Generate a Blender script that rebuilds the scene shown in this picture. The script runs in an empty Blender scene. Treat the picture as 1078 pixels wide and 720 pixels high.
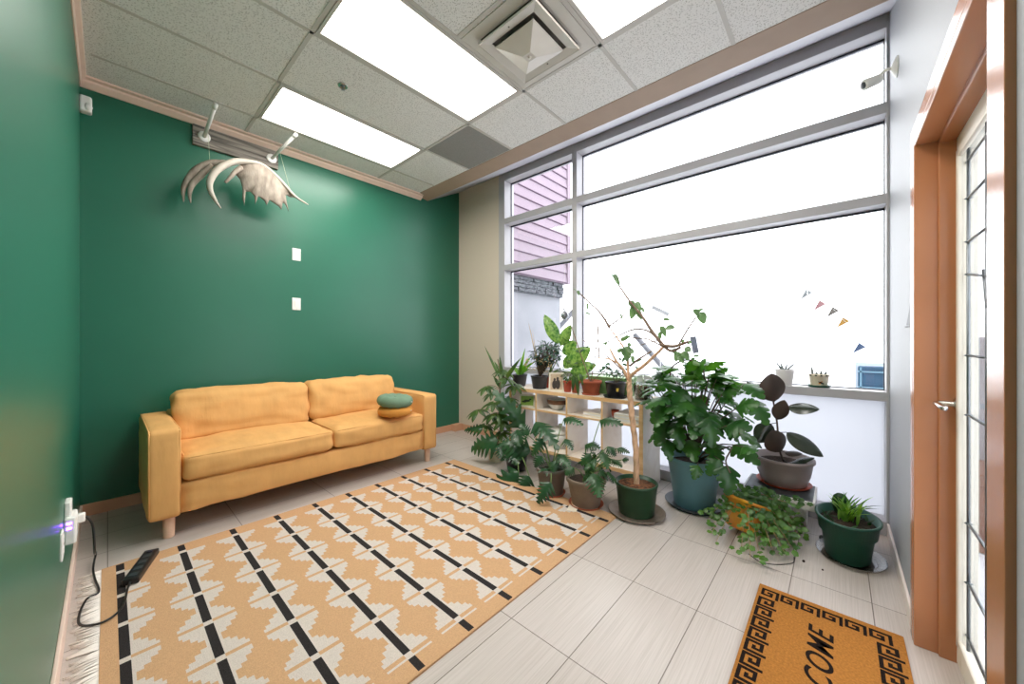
import bpy, bmesh, math, random
from mathutils import Vector, Matrix, noise
random.seed(7)
R = math.radians
scene = bpy.context.scene
COL = scene.collection
# ------------------------------------------------------------------ camera
EYE = 1.257
FPX, CX, CY, YAW = 382.0, 539.0, 358.0, 0.8395
cam_d = bpy.data.cameras.new('camera'); cam = bpy.data.objects.new('camera', cam_d); COL.objects.link(cam)
cam.location = (0, 0, EYE); cam.rotation_euler = (math.pi/2, 0, -YAW)
cam_d.sensor_width = 36.0; cam_d.lens = FPX/1078*36.0
cam_d.shift_y = (CY-360)/1078.0
cam_d.clip_start = 0.02
scene.camera = cam
# ------------------------------------------------------------------ light
scene.view_settings.view_transform = 'Standard'; scene.view_settings.look = 'None'
scene.view_settings.exposure = 1.05; scene.view_settings.gamma = 1.0
scene.view_settings.use_curve_mapping = False
SKY = 2.3
LAMP = 9.3
world = bpy.data.worlds.new('overcast_sky'); scene.world = world
world.use_nodes = True
bgn = world.node_tree.nodes['Background']
bgn.inputs[0].default_value = (0.965, 0.98, 1.0, 1); bgn.inputs[1].default_value = SKY
scene.cycles.max_bounces = 12; scene.cycles.diffuse_bounces = 6; scene.cycles.glossy_bounces = 4
scene.cycles.transparent_max_bounces = 16; scene.cycles.transmission_bounces = 8
scene.cycles.use_denoising = True
scene.cycles.sample_clamp_indirect = 6.0

# ------------------------------------------------------------------ pixel rays -> points on true planes
_c, _s = math.cos(YAW), math.sin(YAW)
def _ray(px, py):
    a = (px-CX)/FPX; b = -(py-CY)/FPX
    return Vector((_s+a*_c, _c-a*_s, b))
def PX(px, py, X): r = _ray(px, py); return r*(X/r.x)+Vector((0, 0, EYE))
def PY(px, py, Y): r = _ray(px, py); return r*(Y/r.y)+Vector((0, 0, EYE))
def PZ(px, py, Z=0.0): r = _ray(px, py); return r*((Z-EYE)/r.z)+Vector((0, 0, EYE))

# ------------------------------------------------------------------ materials
def s2l(c): c /= 255.0; return c/12.92 if c <= 0.04045 else ((c+0.055)/1.055)**2.4
def rgb(r, g, b): return (s2l(r), s2l(g), s2l(b), 1)
def new_mat(name):
    m = bpy.data.materials.new(name); m.use_nodes = True
    return m, m.node_tree.nodes, m.node_tree.links, m.node_tree.nodes['Principled BSDF']
def mat(name, col, rough=0.5, metal=0.0, var=0.0, vscale=8.0, bump=0.0, bscale=60.0, spec=0.5, col2=None, stretch=None, coat=0.0):
    m, N, L, P = new_mat(name)
    P.inputs['Base Color'].default_value = col; P.inputs['Roughness'].default_value = rough
    P.inputs['Metallic'].default_value = metal; P.inputs['Specular IOR Level'].default_value = spec
    P.inputs['Coat Weight'].default_value = coat
    tc = N.new('ShaderNodeTexCoord'); src = tc.outputs['Object']
    if stretch:
        mp = N.new('ShaderNodeMapping'); mp.inputs['Scale'].default_value = stretch
        L.new(src, mp.inputs[0]); src = mp.outputs[0]
    if var > 0 or col2:
        n = N.new('ShaderNodeTexNoise'); n.inputs['Scale'].default_value = vscale; n.inputs['Detail'].default_value = 4
        L.new(src, n.inputs['Vector'])
        rp = N.new('ShaderNodeValToRGB')
        c2 = col2 or tuple(max(0, x*(1-var)) for x in col[:3])+(1,)
        c1 = col if col2 else tuple(min(1, x*(1+var)) for x in col[:3])+(1,)
        rp.color_ramp.elements[0].color = c2; rp.color_ramp.elements[1].color = c1
        rp.color_ramp.elements[0].position = 0.32; rp.color_ramp.elements[1].position = 0.68
        L.new(n.outputs['Fac'], rp.inputs[0]); L.new(rp.outputs[0], P.inputs['Base Color'])
    if bump > 0:
        n2 = N.new('ShaderNodeTexNoise'); n2.inputs['Scale'].default_value = bscale; n2.inputs['Detail'].default_value = 3
        L.new(src, n2.inputs['Vector'])
        b = N.new('ShaderNodeBump'); b.inputs['Strength'].default_value = bump; b.inputs['Distance'].default_value = 0.01
        L.new(n2.outputs['Fac'], b.inputs['Height']); L.new(b.outputs[0], P.inputs['Normal'])
    return m
def leaf_mat(name, c1, c2, trans=0.35, rough=0.35, scale=6.0, vein=None):
    m, N, L, P = new_mat(name)
    tc = N.new('ShaderNodeTexCoord')
    n = N.new('ShaderNodeTexNoise'); n.inputs['Scale'].default_value = scale; L.new(tc.outputs['Object'], n.inputs['Vector'])
    rp = N.new('ShaderNodeValToRGB'); rp.color_ramp.elements[0].color = c1; rp.color_ramp.elements[1].color = c2
    rp.color_ramp.elements[0].position = 0.35; rp.color_ramp.elements[1].position = 0.65
    L.new(n.outputs['Fac'], rp.inputs[0]); L.new(rp.outputs[0], P.inputs['Base Color'])
    P.inputs['Roughness'].default_value = rough
    t = N.new('ShaderNodeBsdfTranslucent')
    hs = N.new('ShaderNodeHueSaturation'); hs.inputs['Saturation'].default_value = 1.15; hs.inputs['Value'].default_value = 1.7
    hs.inputs['Hue'].default_value = 0.475
    L.new(rp.outputs[0], hs.inputs['Color']); L.new(hs.outputs[0], t.inputs['Color'])
    mx = N.new('ShaderNodeMixShader'); mx.inputs[0].default_value = trans
    L.new(P.outputs[0], mx.inputs[1]); L.new(t.outputs[0], mx.inputs[2])
    L.new(mx.outputs[0], N['Material Output'].inputs['Surface'])
    return m
def glass_mat(name, tint=(1, 1, 1, 1), refl=1.0):
    m, N, L, P = new_mat(name); N.remove(P)
    tr = N.new('ShaderNodeBsdfTransparent'); tr.inputs[0].default_value = tint
    gl = N.new('ShaderNodeBsdfGlossy'); gl.inputs['Roughness'].default_value = 0.02
    fr = N.new('ShaderNodeFresnel')
    ge = N.new('ShaderNodeNewGeometry'); mr = N.new('ShaderNodeMapRange'); mr.inputs['To Min'].default_value = 1.45; mr.inputs['To Max'].default_value = 1/1.45
    L.new(ge.outputs['Backfacing'], mr.inputs['Value']); L.new(mr.outputs[0], fr.inputs['IOR'])
    mm = N.new('ShaderNodeMath'); mm.operation = 'MULTIPLY'; mm.inputs[1].default_value = refl
    L.new(fr.outputs[0], mm.inputs[0])
    mx = N.new('ShaderNodeMixShader'); L.new(mm.outputs[0], mx.inputs[0]); L.new(tr.outputs[0], mx.inputs[1]); L.new(gl.outputs[0], mx.inputs[2])
    L.new(mx.outputs[0], N['Material Output'].inputs['Surface'])
    return m
def frost_mat(name, col, dif=0.25):
    m, N, L, P = new_mat(name)
    P.inputs['Base Color'].default_value = col; P.inputs['Roughness'].default_value = 0.35
    t = N.new('ShaderNodeBsdfTranslucent'); t.inputs[0].default_value = col
    mx = N.new('ShaderNodeMixShader'); mx.inputs[0].default_value = 1-dif
    L.new(P.outputs[0], mx.inputs[1]); L.new(t.outputs[0], mx.inputs[2]); L.new(mx.outputs[0], N['Material Output'].inputs['Surface'])
    return m

def floor_material():
    m, N, L, P = new_mat('porcelain_floor_tile')
    tc = N.new('ShaderNodeTexCoord')
    mp = N.new('ShaderNodeMapping'); mp.inputs['Location'].default_value = (0.0, -0.1826, 0); L.new(tc.outputs['Object'], mp.inputs[0])
    br = N.new('ShaderNodeTexBrick'); br.offset = 0.0; br.squash = 1.0
    br.inputs['Scale'].default_value = 1.0; br.inputs['Brick Width'].default_value = 0.6096; br.inputs['Row Height'].default_value = 0.3048
    br.inputs['Mortar Size'].default_value = 0.0022; br.inputs['Mortar Smooth'].default_value = 0.1; br.inputs['Bias'].default_value = 0.0
    L.new(mp.outputs[0], br.inputs['Vector'])
    br.inputs['Color1'].default_value = rgb(194, 183, 176); br.inputs['Color2'].default_value = rgb(201, 191, 185); br.inputs['Mortar'].default_value = rgb(120, 108, 100)
    ms = N.new('ShaderNodeMapping'); ms.inputs['Scale'].default_value = (3.0, 190.0, 1); L.new(tc.outputs['Object'], ms.inputs[0])
    n = N.new('ShaderNodeTexNoise'); n.inputs['Scale'].default_value = 1.0; n.inputs['Detail'].default_value = 3; L.new(ms.outputs[0], n.inputs['Vector'])
    rp = N.new('ShaderNodeValToRGB'); rp.color_ramp.elements[0].color = (0.84, 0.83, 0.81, 1); rp.color_ramp.elements[1].color = (1, 1, 1, 1)
    rp.color_ramp.elements[0].position = 0.3; rp.color_ramp.elements[1].position = 0.62
    L.new(n.outputs['Fac'], rp.inputs[0])
    mul = N.new('ShaderNodeMixRGB'); mul.blend_type = 'MULTIPLY'; mul.inputs[0].default_value = 1
    L.new(br.outputs['Color'], mul.inputs[1]); L.new(rp.outputs[0], mul.inputs[2]); L.new(mul.outputs[0], P.inputs['Base Color'])
    P.inputs['Roughness'].default_value = 0.3; P.inputs['Specular IOR Level'].default_value = 0.45
    b = N.new('ShaderNodeBump'); b.inputs['Strength'].default_value = 0.25; b.inputs['Distance'].default_value = 0.002; b.invert = True
    L.new(br.outputs['Fac'], b.inputs['Height']); L.new(b.outputs[0], P.inputs['Normal'])
    return m
def ceiling_material(name, c, dark):
    m, N, L, P = new_mat(name)
    tc = N.new('ShaderNodeTexCoord')
    v = N.new('ShaderNodeTexVoronoi'); v.inputs['Scale'].default_value = 95; L.new(tc.outputs['Object'], v.inputs['Vector'])
    n = N.new('ShaderNodeTexNoise'); n.inputs['Scale'].default_value = 160; n.inputs['Detail'].default_value = 2; L.new(tc.outputs['Object'], n.inputs['Vector'])
    ad = N.new('ShaderNodeMath'); ad.operation = 'MULTIPLY'; L.new(v.outputs['Distance'], ad.inputs[0]); L.new(n.outputs['Fac'], ad.inputs[1])
    rp = N.new('ShaderNodeValToRGB'); rp.color_ramp.elements[0].color = dark; rp.color_ramp.elements[1].color = c
    rp.color_ramp.elements[0].position = 0.06; rp.color_ramp.elements[1].position = 0.20
    L.new(ad.outputs[0], rp.inputs[0]); L.new(rp.outputs[0], P.inputs['Base Color']); P.inputs['Roughness'].default_value = 0.9
    b = N.new('ShaderNodeBump'); b.inputs['Strength'].default_value = 0.3; b.inputs['Distance'].default_value = 0.003
    L.new(ad.outputs[0], b.inputs['Height']); L.new(b.outputs[0], P.inputs['Normal'])
    return m
def lens_material():
    # prismatic fluorescent lens: brighter over the two tubes than at the tray's edges (object X runs across the tray)
    m, N, L, P = new_mat('lit_prismatic_lens'); N.remove(P)
    tc = N.new('ShaderNodeTexCoord'); sp = N.new('ShaderNodeSeparateXYZ'); L.new(tc.outputs['Object'], sp.inputs[0])
    a = N.new('ShaderNodeMath'); a.operation = 'ABSOLUTE'; L.new(sp.outputs['Y'], a.inputs[0])
    rp = N.new('ShaderNodeMapRange'); rp.inputs['From Min'].default_value = 0.19; rp.inputs['From Max'].default_value = 0.282
    rp.inputs['To Min'].default_value = LAMP; rp.inputs['To Max'].default_value = 0.38
    L.new(a.outputs[0], rp.inputs['Value'])
    e = N.new('ShaderNodeEmission'); e.inputs[0].default_value = (1.0, 0.965, 0.90, 1); L.new(rp.outputs[0], e.inputs[1])
    L.new(e.outputs[0], N['Material Output'].inputs['Surface'])
    return m
def wood_mat(name, c1, c2, axis_scale, rough=0.5):
    m, N, L, P = new_mat(name)
    tc = N.new('ShaderNodeTexCoord'); mp = N.new('ShaderNodeMapping'); mp.inputs['Scale'].default_value = axis_scale
    L.new(tc.outputs['Object'], mp.inputs[0])
    n = N.new('ShaderNodeTexNoise'); n.inputs['Scale'].default_value = 1; n.inputs['Detail'].default_value = 6; n.inputs['Distortion'].default_value = 0.6
    L.new(mp.outputs[0], n.inputs['Vector'])
    rp = N.new('ShaderNodeValToRGB'); rp.color_ramp.elements[0].color = c1; rp.color_ramp.elements[1].color = c2
    rp.color_ramp.elements[0].position = 0.35; rp.color_ramp.elements[1].position = 0.65
    L.new(n.outputs['Fac'], rp.inputs[0]); L.new(rp.outputs[0], P.inputs['Base Color']); P.inputs['Roughness'].default_value = rough
    return m

M = {}
M['green'] = mat('green_wall_paint', rgb(38, 104, 82), 0.32, bump=0.06, bscale=220, spec=0.5, var=0.03, vscale=3)
M['white_wall'] = mat('white_wall_paint', rgb(164, 165, 170), 0.5, bump=0.05, bscale=180, spec=0.25)
M['beige_wall'] = mat('beige_wall_paint', rgb(214, 200, 184), 0.5, bump=0.05, bscale=180)
M['soffit'] = mat('soffit_paint', rgb(164, 162, 170), 0.55, bump=0.04, bscale=180)
M['tan_trim'] = mat('tan_ceiling_edge', rgb(176, 152, 134), 0.5, var=0.03)
M['pink_trim'] = mat('peach_painted_trim', rgb(236, 208, 192), 0.45, var=0.03)
M['base'] = mat('peach_brown_baseboard', rgb(208, 160, 128), 0.45, var=0.05, vscale=5)
M['basewhite'] = mat('pale_baseboard_paint', rgb(228, 214, 206), 0.4, var=0.03)
M['frame'] = mat('white_window_aluminium', rgb(184, 181, 185), 0.35, var=0.02)
M['gasket'] = mat('black_rubber_gasket', rgb(40, 40, 55), 0.5, var=0.05)
M['brown_frame'] = mat('brown_gloss_door_frame', rgb(182, 122, 84), 0.22, var=0.04, vscale=4, bump=0.02, bscale=90)
M['door'] = mat('cream_door_paint', rgb(226, 218, 204), 0.4, var=0.02)
M['chrome'] = mat('brushed_nickel', rgb(200, 195, 188), 0.22, 1.0, var=0.04)
M['lead'] = mat('zinc_caming', rgb(120, 124, 128), 0.35, 0.9, var=0.1, vscale=40)
M['floor'] = floor_material()
M['ceil'] = ceiling_material('speckled_ceiling_tile', rgb(232, 229, 226), rgb(172, 167, 162))
M['tee'] = mat('ceiling_tee_paint', rgb(196, 190, 184), 0.5, var=0.02)
M['grey_tile'] = mat('grey_ceiling_tile', rgb(140, 136, 132), 0.9, var=0.08, vscale=90, bump=0.1, bscale=200)
M['lens'] = lens_material()
M['white_plastic'] = mat('white_plastic', rgb(236, 234, 230), 0.35, var=0.01)
M['vent'] = mat('diffuser_enamel', rgb(204, 198, 190), 0.4, var=0.05, vscale=6)
M['vent_dark'] = mat('vent_throat_dusty_metal', rgb(98, 90, 82), 0.7, var=0.2, vscale=20)
M['sofa'] = mat('mustard_sofa_cotton', rgb(218, 166, 104), 0.85, var=0.06, vscale=6, bump=0.35, bscale=9, spec=0.2, stretch=(1.6, 1.0, 0.6))
M['sofa_leg'] = wood_mat('pale_leg_wood', rgb(220, 178, 150), rgb(232, 196, 170), (14, 14, 2))
M['cush_green'] = mat('green_round_cushion_cotton', rgb(112, 138, 116), 0.9, var=0.06, bump=0.25, bscale=260, spec=0.2)
M['cush_orange'] = mat('orange_round_cushion_cotton', rgb(214, 146, 70), 0.9, var=0.06, bump=0.25, bscale=260, spec=0.2)
M['rug_tan'] = mat('rug_tan_wool', rgb(206, 164, 124), 0.95, var=0.07, vscale=140, bump=0.5, bscale=380, spec=0.1)
M['rug_white'] = mat('rug_cream_wool', rgb(212, 200, 190), 0.95, var=0.06, vscale=140, bump=0.5, bscale=380, spec=0.1)
M['rug_black'] = mat('rug_charcoal_wool', rgb(50, 46, 46), 0.95, var=0.2, vscale=200, bump=0.5, bscale=380, spec=0.1)
M['coir'] = mat('coir_mat_fibre', rgb(196, 130, 62), 0.95, var=0.16, vscale=120, bump=0.9, bscale=500, spec=0.1)
M['coir_black'] = mat('black_dyed_coir', rgb(40, 30, 26), 0.95, var=0.3, vscale=120, bump=0.9, bscale=500, spec=0.1)
M['black'] = mat('black_plastic', rgb(30, 30, 32), 0.35, var=0.05)
M['birch'] = wood_mat('birch_edge', rgb(214, 168, 118), rgb(232, 194, 148), (20, 3, 20))
M['birch_lit'] = wood_mat('window_lit_birch_panel', rgb(220, 206, 190), rgb(232, 222, 210), (6, 20, 6))  # panels whitened to paint in window light; the edges keep the wood colour
M['soil'] = mat('potting_soil', rgb(58, 42, 32), 0.95, var=0.5, vscale=60, bump=1.0, bscale=120)
M['bark'] = mat('bark_chip_mulch', rgb(150, 96, 60), 0.9, col2=rgb(50, 32, 24), vscale=45, bump=1.0, bscale=60)
M['terracotta'] = mat('terracotta', rgb(166, 84, 56), 0.7, var=0.12, vscale=14, bump=0.05)
M['red_pot'] = mat('red_brown_plastic', rgb(176, 74, 50), 0.5, var=0.08)
M['grey_clay'] = mat('weathered_grey_clay', rgb(112, 104, 98), 0.75, var=0.12, vscale=10, bump=0.08)
M['brown_clay'] = mat('weathered_brown_clay', rgb(128, 112, 98), 0.75, var=0.12, vscale=10, bump=0.08)
M['green_pot'] = mat('dark_green_plastic', rgb(36, 70, 46), 0.35, var=0.06)
M['planter_green'] = mat('deep_green_plastic', rgb(26, 78, 62), 0.38, var=0.06)
M['teal'] = mat('teal_blue_plastic', rgb(112, 158, 170), 0.45, var=0.06, vscale=4)
M['taupe'] = mat('taupe_plastic', rgb(156, 142, 138), 0.45, var=0.05)
M['yellow'] = mat('ochre_glazed_pot', rgb(224, 166, 36), 0.4, col2=rgb(200, 112, 34), vscale=7)
M['black_pot'] = mat('black_nursery_pot', rgb(26, 28, 34), 0.35, var=0.08)
M['cream_pot'] = mat('cream_ceramic', rgb(226, 214, 190), 0.4, var=0.04)
M['white_pot'] = mat('white_ceramic_pot', rgb(214, 210, 210), 0.4, var=0.02)
M['saucer_dark'] = mat('dark_slate_saucer', rgb(58, 66, 70), 0.35, var=0.08)
M['saucer_pewter'] = mat('pewter_metal_saucer', rgb(150, 136, 122), 0.35, 0.6, var=0.15, vscale=20)
M['clear_saucer'] = glass_mat('clear_plastic', (0.90, 0.89, 0.86, 1), 2.2)
M['clear_pot'] = glass_mat('clear_plastic_basket', (0.80, 0.83, 0.78, 1), 2.0)
M['glass'] = glass_mat('window_glass', (0.97, 0.98, 0.99, 1), 1.0)
M['frost'] = frost_mat('frosted_window_film', (0.66, 0.67, 0.70, 1), 0.2)
M['door_glass'] = glass_mat('bevelled_door_glass', (0.86, 0.88, 0.90, 1), 0.7)
M['bark_tree'] = mat('tan_tree_bark', rgb(206, 166, 134), 0.75, var=0.12, vscale=18, bump=0.2, bscale=60)
M['twig'] = mat('brown_twig', rgb(120, 98, 82), 0.8, var=0.15, vscale=20)
M['stem_green'] = mat('green_petiole', rgb(120, 146, 84), 0.5, var=0.15)
M['stem_dark'] = mat('dark_stem', rgb(86, 70, 58), 0.6, var=0.15)
M['lf_dark'] = leaf_mat('dark_green_leaf', rgb(30, 62, 34), rgb(52, 92, 48), 0.28)
M['lf_philo'] = leaf_mat('philodendron_leaf', rgb(28, 62, 38), rgb(52, 92, 54), 0.22, 0.3)
M['lf_mon'] = leaf_mat('monstera_leaf', rgb(34, 76, 32), rgb(62, 110, 46), 0.34, 0.3)
M['lf_sche'] = leaf_mat('schefflera_leaf', rgb(44, 74, 34), rgb(84, 112, 54), 0.3, 0.35)
M['lf_bright'] = leaf_mat('bright_green_leaf', rgb(66, 116, 44), rgb(112, 158, 66), 0.40)
M['lf_dieff'] = leaf_mat('dumb_cane_leaf', rgb(48, 98, 40), rgb(128, 160, 88), 0.22, 0.35, 34)
M['lf_tree'] = leaf_mat('fig_leaf', rgb(70, 100, 62), rgb(100, 130, 84), 0.25)
M['lf_rubber'] = leaf_mat('rubber_plant_leaf', rgb(40, 50, 40), rgb(54, 62, 48), 0.06, 0.22)
M['lf_rubber_b'] = leaf_mat('rubber_plant_bronze_leaf', rgb(62, 52, 46), rgb(76, 62, 52), 0.06, 0.3)
M['lf_jade'] = leaf_mat('dark_jade_leaf', rgb(40, 62, 50), rgb(96, 116, 104), 0.15, 0.25, 20)
M['lf_ivy'] = leaf_mat('trailing_geranium_leaf', rgb(56, 94, 38), rgb(90, 130, 54), 0.3)
M['lf_dry'] = leaf_mat('dry_straw_leaf', rgb(150, 130, 90), rgb(180, 160, 120), 0.3)
M['lf_spider'] = leaf_mat('spider_plant_leaf', rgb(70, 130, 50), rgb(150, 190, 90), 0.4, 0.35, 14)
M['succ'] = mat('grey_green_succulent', rgb(104, 112, 108), 0.6, var=0.15, vscale=30)
M['antler'] = mat('weathered_antler', rgb(160, 149, 136), 0.7, col2=rgb(118, 106, 94), vscale=26, bump=0.25, bscale=45, stretch=(1, 1, 0.35))
M['antler_white'] = mat('ivory_antler_tine', rgb(178, 170, 158), 0.6, var=0.08, vscale=12)
M['grey_wood'] = wood_mat('weathered_barnboard', rgb(76, 72, 68), rgb(150, 142, 132), (2.5, 40, 40), 0.85)
M['string'] = mat('pale_nylon_line', rgb(190, 200, 170), 0.4, var=0.03)
M['silver'] = mat('dull_silver', rgb(150, 152, 156), 0.3, 0.7, var=0.3, vscale=40)
M['photo_frame'] = mat('ivory_photo_frame', rgb(226, 216, 198), 0.45, var=0.03)
M['siding'] = mat('mauve_siding_paint', rgb(140, 124, 136), 0.7, var=0.03)
M['siding_shade_strip'] = mat('siding_painted_shade', rgb(88, 66, 84), 0.8, var=0.05)  # darker siding colour that paints in the shade under each board
M['stone'] = mat('grey_ledgestone', rgb(120, 120, 126), 0.9, col2=rgb(52, 52, 60), vscale=14, bump=0.8, bscale=10, stretch=(1.0, 1.0, 3.0))
M['grey_ext'] = mat('grey_render_outside', rgb(142, 142, 148), 0.9, var=0.08, vscale=2)
M['snow'] = mat('pale_pavement_outside', rgb(215, 218, 222), 0.9, var=0.03, vscale=2)
M['purple'] = None
def emis(name, c, s):
    m, N, L, P = new_mat(name); P.inputs['Base Color'].default_value = c
    P.inputs['Emission Color'].default_value = c; P.inputs['Emission Strength'].default_value = s
    return m
M['purple'] = emis('purple_indicator_led', (0.22, 0.05, 1.0, 1), 14.0)

# ------------------------------------------------------------------ mesh builder
WL = {}
class MB:
    def __init__(self): self.v = []; self.f = []; self.mi = []; self.sm = []
    def add(self, vs, fs, mi=0, smooth=False):
        b = len(self.v); self.v += [tuple(v) for v in vs]
        for f in fs: self.f.append(tuple(i+b for i in f)); self.mi.append(mi); self.sm.append(smooth)
    def bmesh(self, bm, mi=0, smooth=False, mtx=None):
        bm.verts.index_update()
        self.add([(mtx @ v.co if mtx else v.co) for v in bm.verts], [[v.index for v in f.verts] for f in bm.faces], mi, smooth); bm.free()
    def box(self, lo, hi, bevel=0.0, mi=0, mtx=None, seg=2):
        bm = bmesh.new(); bmesh.ops.create_cube(bm, size=1)
        c = (Vector(lo)+Vector(hi))/2; d = Vector(hi)-Vector(lo)
        for v in bm.verts: v.co = Vector((v.co.x*d.x, v.co.y*d.y, v.co.z*d.z))+c
        if bevel > 0: bmesh.ops.bevel(bm, geom=bm.edges[:], offset=min(bevel, min(d)*0.49), segments=seg, affect='EDGES', profile=0.5)
        self.bmesh(bm, mi, False, mtx); return self
    def lathe(self, prof, c=(0, 0, 0), seg=36, mi=0, sx=1, sy=1, mtx=None, caps=True):
        vs = []; n = len(prof)
        for k in range(seg):
            a = 2*math.pi*k/seg
            for r, z in prof: vs.append(Vector((r*sx*math.cos(a), r*sy*math.sin(a), z)))
        if mtx: vs = [mtx @ v for v in vs]
        vs = [v+Vector(c) for v in vs]
        fs = []
        for k in range(seg):
            k2 = (k+1) % seg
            for i in range(n-1): fs.append((k*n+i, k2*n+i, k2*n+i+1, k*n+i+1))
        if caps:
            if prof[0][0] > 1e-5: fs.append(tuple(k*n for k in range(seg))[::-1])
            if prof[-1][0] > 1e-5: fs.append(tuple(k*n+n-1 for k in range(seg)))
        self.add(vs, fs, mi, True); return self
    def tube(self, pts, rad, seg=8, mi=0, cap=True):
        pts = [Vector(p) for p in pts]; n = len(pts)
        rr = rad if isinstance(rad, (list, tuple)) else [rad]*n
        if len(rr) != n: rr = [rr[0]+(rr[-1]-rr[0])*i/(n-1) for i in range(n)]
        vs = []; ref = None
        for i, p in enumerate(pts):
            t = (pts[min(i+1, n-1)]-pts[max(i-1, 0)])
            t = t.normalized() if t.length > 1e-9 else Vector((0, 0, 1))
            if ref is None:
                ref = Vector((0, 0, 1)) if abs(t.z) < 0.9 else Vector((1, 0, 0))
            ref = (ref-t*ref.dot(t)); ref = ref.normalized() if ref.length > 1e-6 else t.orthogonal().normalized()
            b = t.cross(ref)
            for k in range(seg):
                a = 2*math.pi*k/seg; vs.append(p+(ref*math.cos(a)+b*math.sin(a))*rr[i])
        fs = [(i*seg+k, i*seg+(k+1) % seg, (i+1)*seg+(k+1) % seg, (i+1)*seg+k) for i in range(n-1) for k in range(seg)]
        if cap: fs.append(tuple(range(seg))[::-1]); fs.append(tuple((n-1)*seg+k for k in range(seg)))
        self.add(vs, fs, mi, True); return self
    def prism(self, poly, axis, a0, a1, mi=0):
        n = len(poly)
        def mk(u, v, w): return {'x': (w, u, v), 'y': (u, w, v), 'z': (u, v, w)}[axis]
        vs = [mk(u, v, a0) for u, v in poly]+[mk(u, v, a1) for u, v in poly]
        self.add(vs, [tuple(range(n))[::-1], tuple(range(n, 2*n))]+[(i, (i+1) % n, n+(i+1) % n, n+i) for i in range(n)], mi); return self
    def build(self, name, mats, parent=None, recenter=None):
        me = bpy.data.meshes.new(name)
        off = WL[parent] if parent else (Vector(recenter) if recenter else Vector((0, 0, 0)))
        me.from_pydata([tuple(Vector(v)-off) for v in self.v], [], self.f)
        if not isinstance(mats, (list, tuple)): mats = [mats]
        for m in mats: me.materials.append(m)
        me.polygons.foreach_set('material_index', self.mi); me.polygons.foreach_set('use_smooth', self.sm)
        bm = bmesh.new(); bm.from_mesh(me); bmesh.ops.recalc_face_normals(bm, faces=bm.faces[:]); bm.to_mesh(me); bm.free()
        me.update()
        o = bpy.data.objects.new(name, me); COL.objects.link(o)
        if parent: o.parent = parent
        elif recenter: o.location = off
        WL[o] = off
        return o
def smooth_pts(pts, n=6):
    pts = [Vector(p) for p in pts]; out = []
    for i in range(len(pts)-1):
        p0 = pts[max(i-1, 0)]; p1 = pts[i]; p2 = pts[i+1]; p3 = pts[min(i+2, len(pts)-1)]
        for k in range(n):
            t = k/n
            out.append(0.5*((2*p1)+(-p0+p2)*t+(2*p0-5*p1+4*p2-p3)*t*t+(-p0+3*p1-3*p2+p3)*t**3))
    out.append(pts[-1]); return out
def tag(o, label, cat, group=None, kind=None):
    if label: o['label'] = label
    if cat: o['category'] = cat
    if group: o['group'] = group
    if kind: o['kind'] = kind
    return o
def thing(name, label, cat, loc=(0, 0, 0), group=None):
    o = bpy.data.objects.new(name, None); COL.objects.link(o); o.location = loc; o.empty_display_size = 0.05
    WL[o] = Vector(loc); return tag(o, label, cat, group)
def struct(name, mb, m, label=None, cat=None, parent=None):
    o = mb.build(name, m, parent)
    if not parent: o['kind'] = 'structure'
    if label: o['label'] = label
    if cat: o['category'] = cat
    return o

# ------------------------------------------------------------------ leaves
def W_ellipse(t): return max(0.0, math.sin(math.pi*min(1, t**0.85)))**0.75
def W_lance(t): return max(0.0, math.sin(math.pi*t**0.8))**0.9*(1-0.15*t)
def W_ovate(t): return max(0.0, (t+0.03)**0.35*(1-t)**0.8)*1.5
def W_strap(t): return min(1, t*8+0.35)*(1-t**3)
def W_heart(t): return (min(1, (t+0.02)/0.12))**0.5*max(0, 1-t)**0.62
def lobed(base, n, depth, p=1.5):
    def f(t):
        c = (0.5+0.5*math.cos(2*math.pi*n*t))**p
        return base(t)*(1-depth*c*(1 if 0.06 < t < 0.96 else 0.3))
    return f
W_philo = lobed(W_heart, 6, 0.66, 1.3)
W_mon = lobed(W_heart, 4, 0.42, 7.0)
def leaf(mb, base, tip, width, wf, normal=(0, 0, 1), droop=0.5, fold=0.25, seg=12, mi=0, sweep=0.0, wave=0.0):
    base = Vector(base); tip = Vector(tip); d = tip-base; Ln = d.length
    if Ln < 1e-5: return
    X = d.normalized(); Nn = Vector(normal); Nn = Nn-X*Nn.dot(X)
    if Nn.length < 1e-3: Nn = X.orthogonal()
    Nn.normalize(); Y = Nn.cross(X)
    vs = []
    for i in range(seg+1):
        t = i/seg
        arch = droop*Ln*0.5*4*t*(1-t)*0.5
        c = base+X*(Ln*t)+Nn*arch
        w = width*0.5*wf(t)
        lift = fold*w
        wv = wave*w*math.sin(9*t+width*50)
        sh = sweep*w
        m1 = c+X*sh*0.35
        vs += [c+X*sh+Y*w+Nn*(-lift+wv), m1+Y*w*0.5+Nn*(-lift*0.35), c, m1-Y*w*0.5+Nn*(-lift*0.35), c+X*sh-Y*w+Nn*(-lift-wv)]
    fs = [(i*5+k, i*5+k+1, i*5+k+6, i*5+k+5) for i in range(seg) for k in range(4)]
    mb.add(vs, fs, mi, True)
def rdir(up=0.2):
    a = random.uniform(0, 2*math.pi); z = random.uniform(-1, 1)+up
    return Vector((math.cos(a), math.sin(a), z)).normalized()
TOCAM = lambda p: (Vector((0, 0, EYE))-Vector(p)).normalized()

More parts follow.
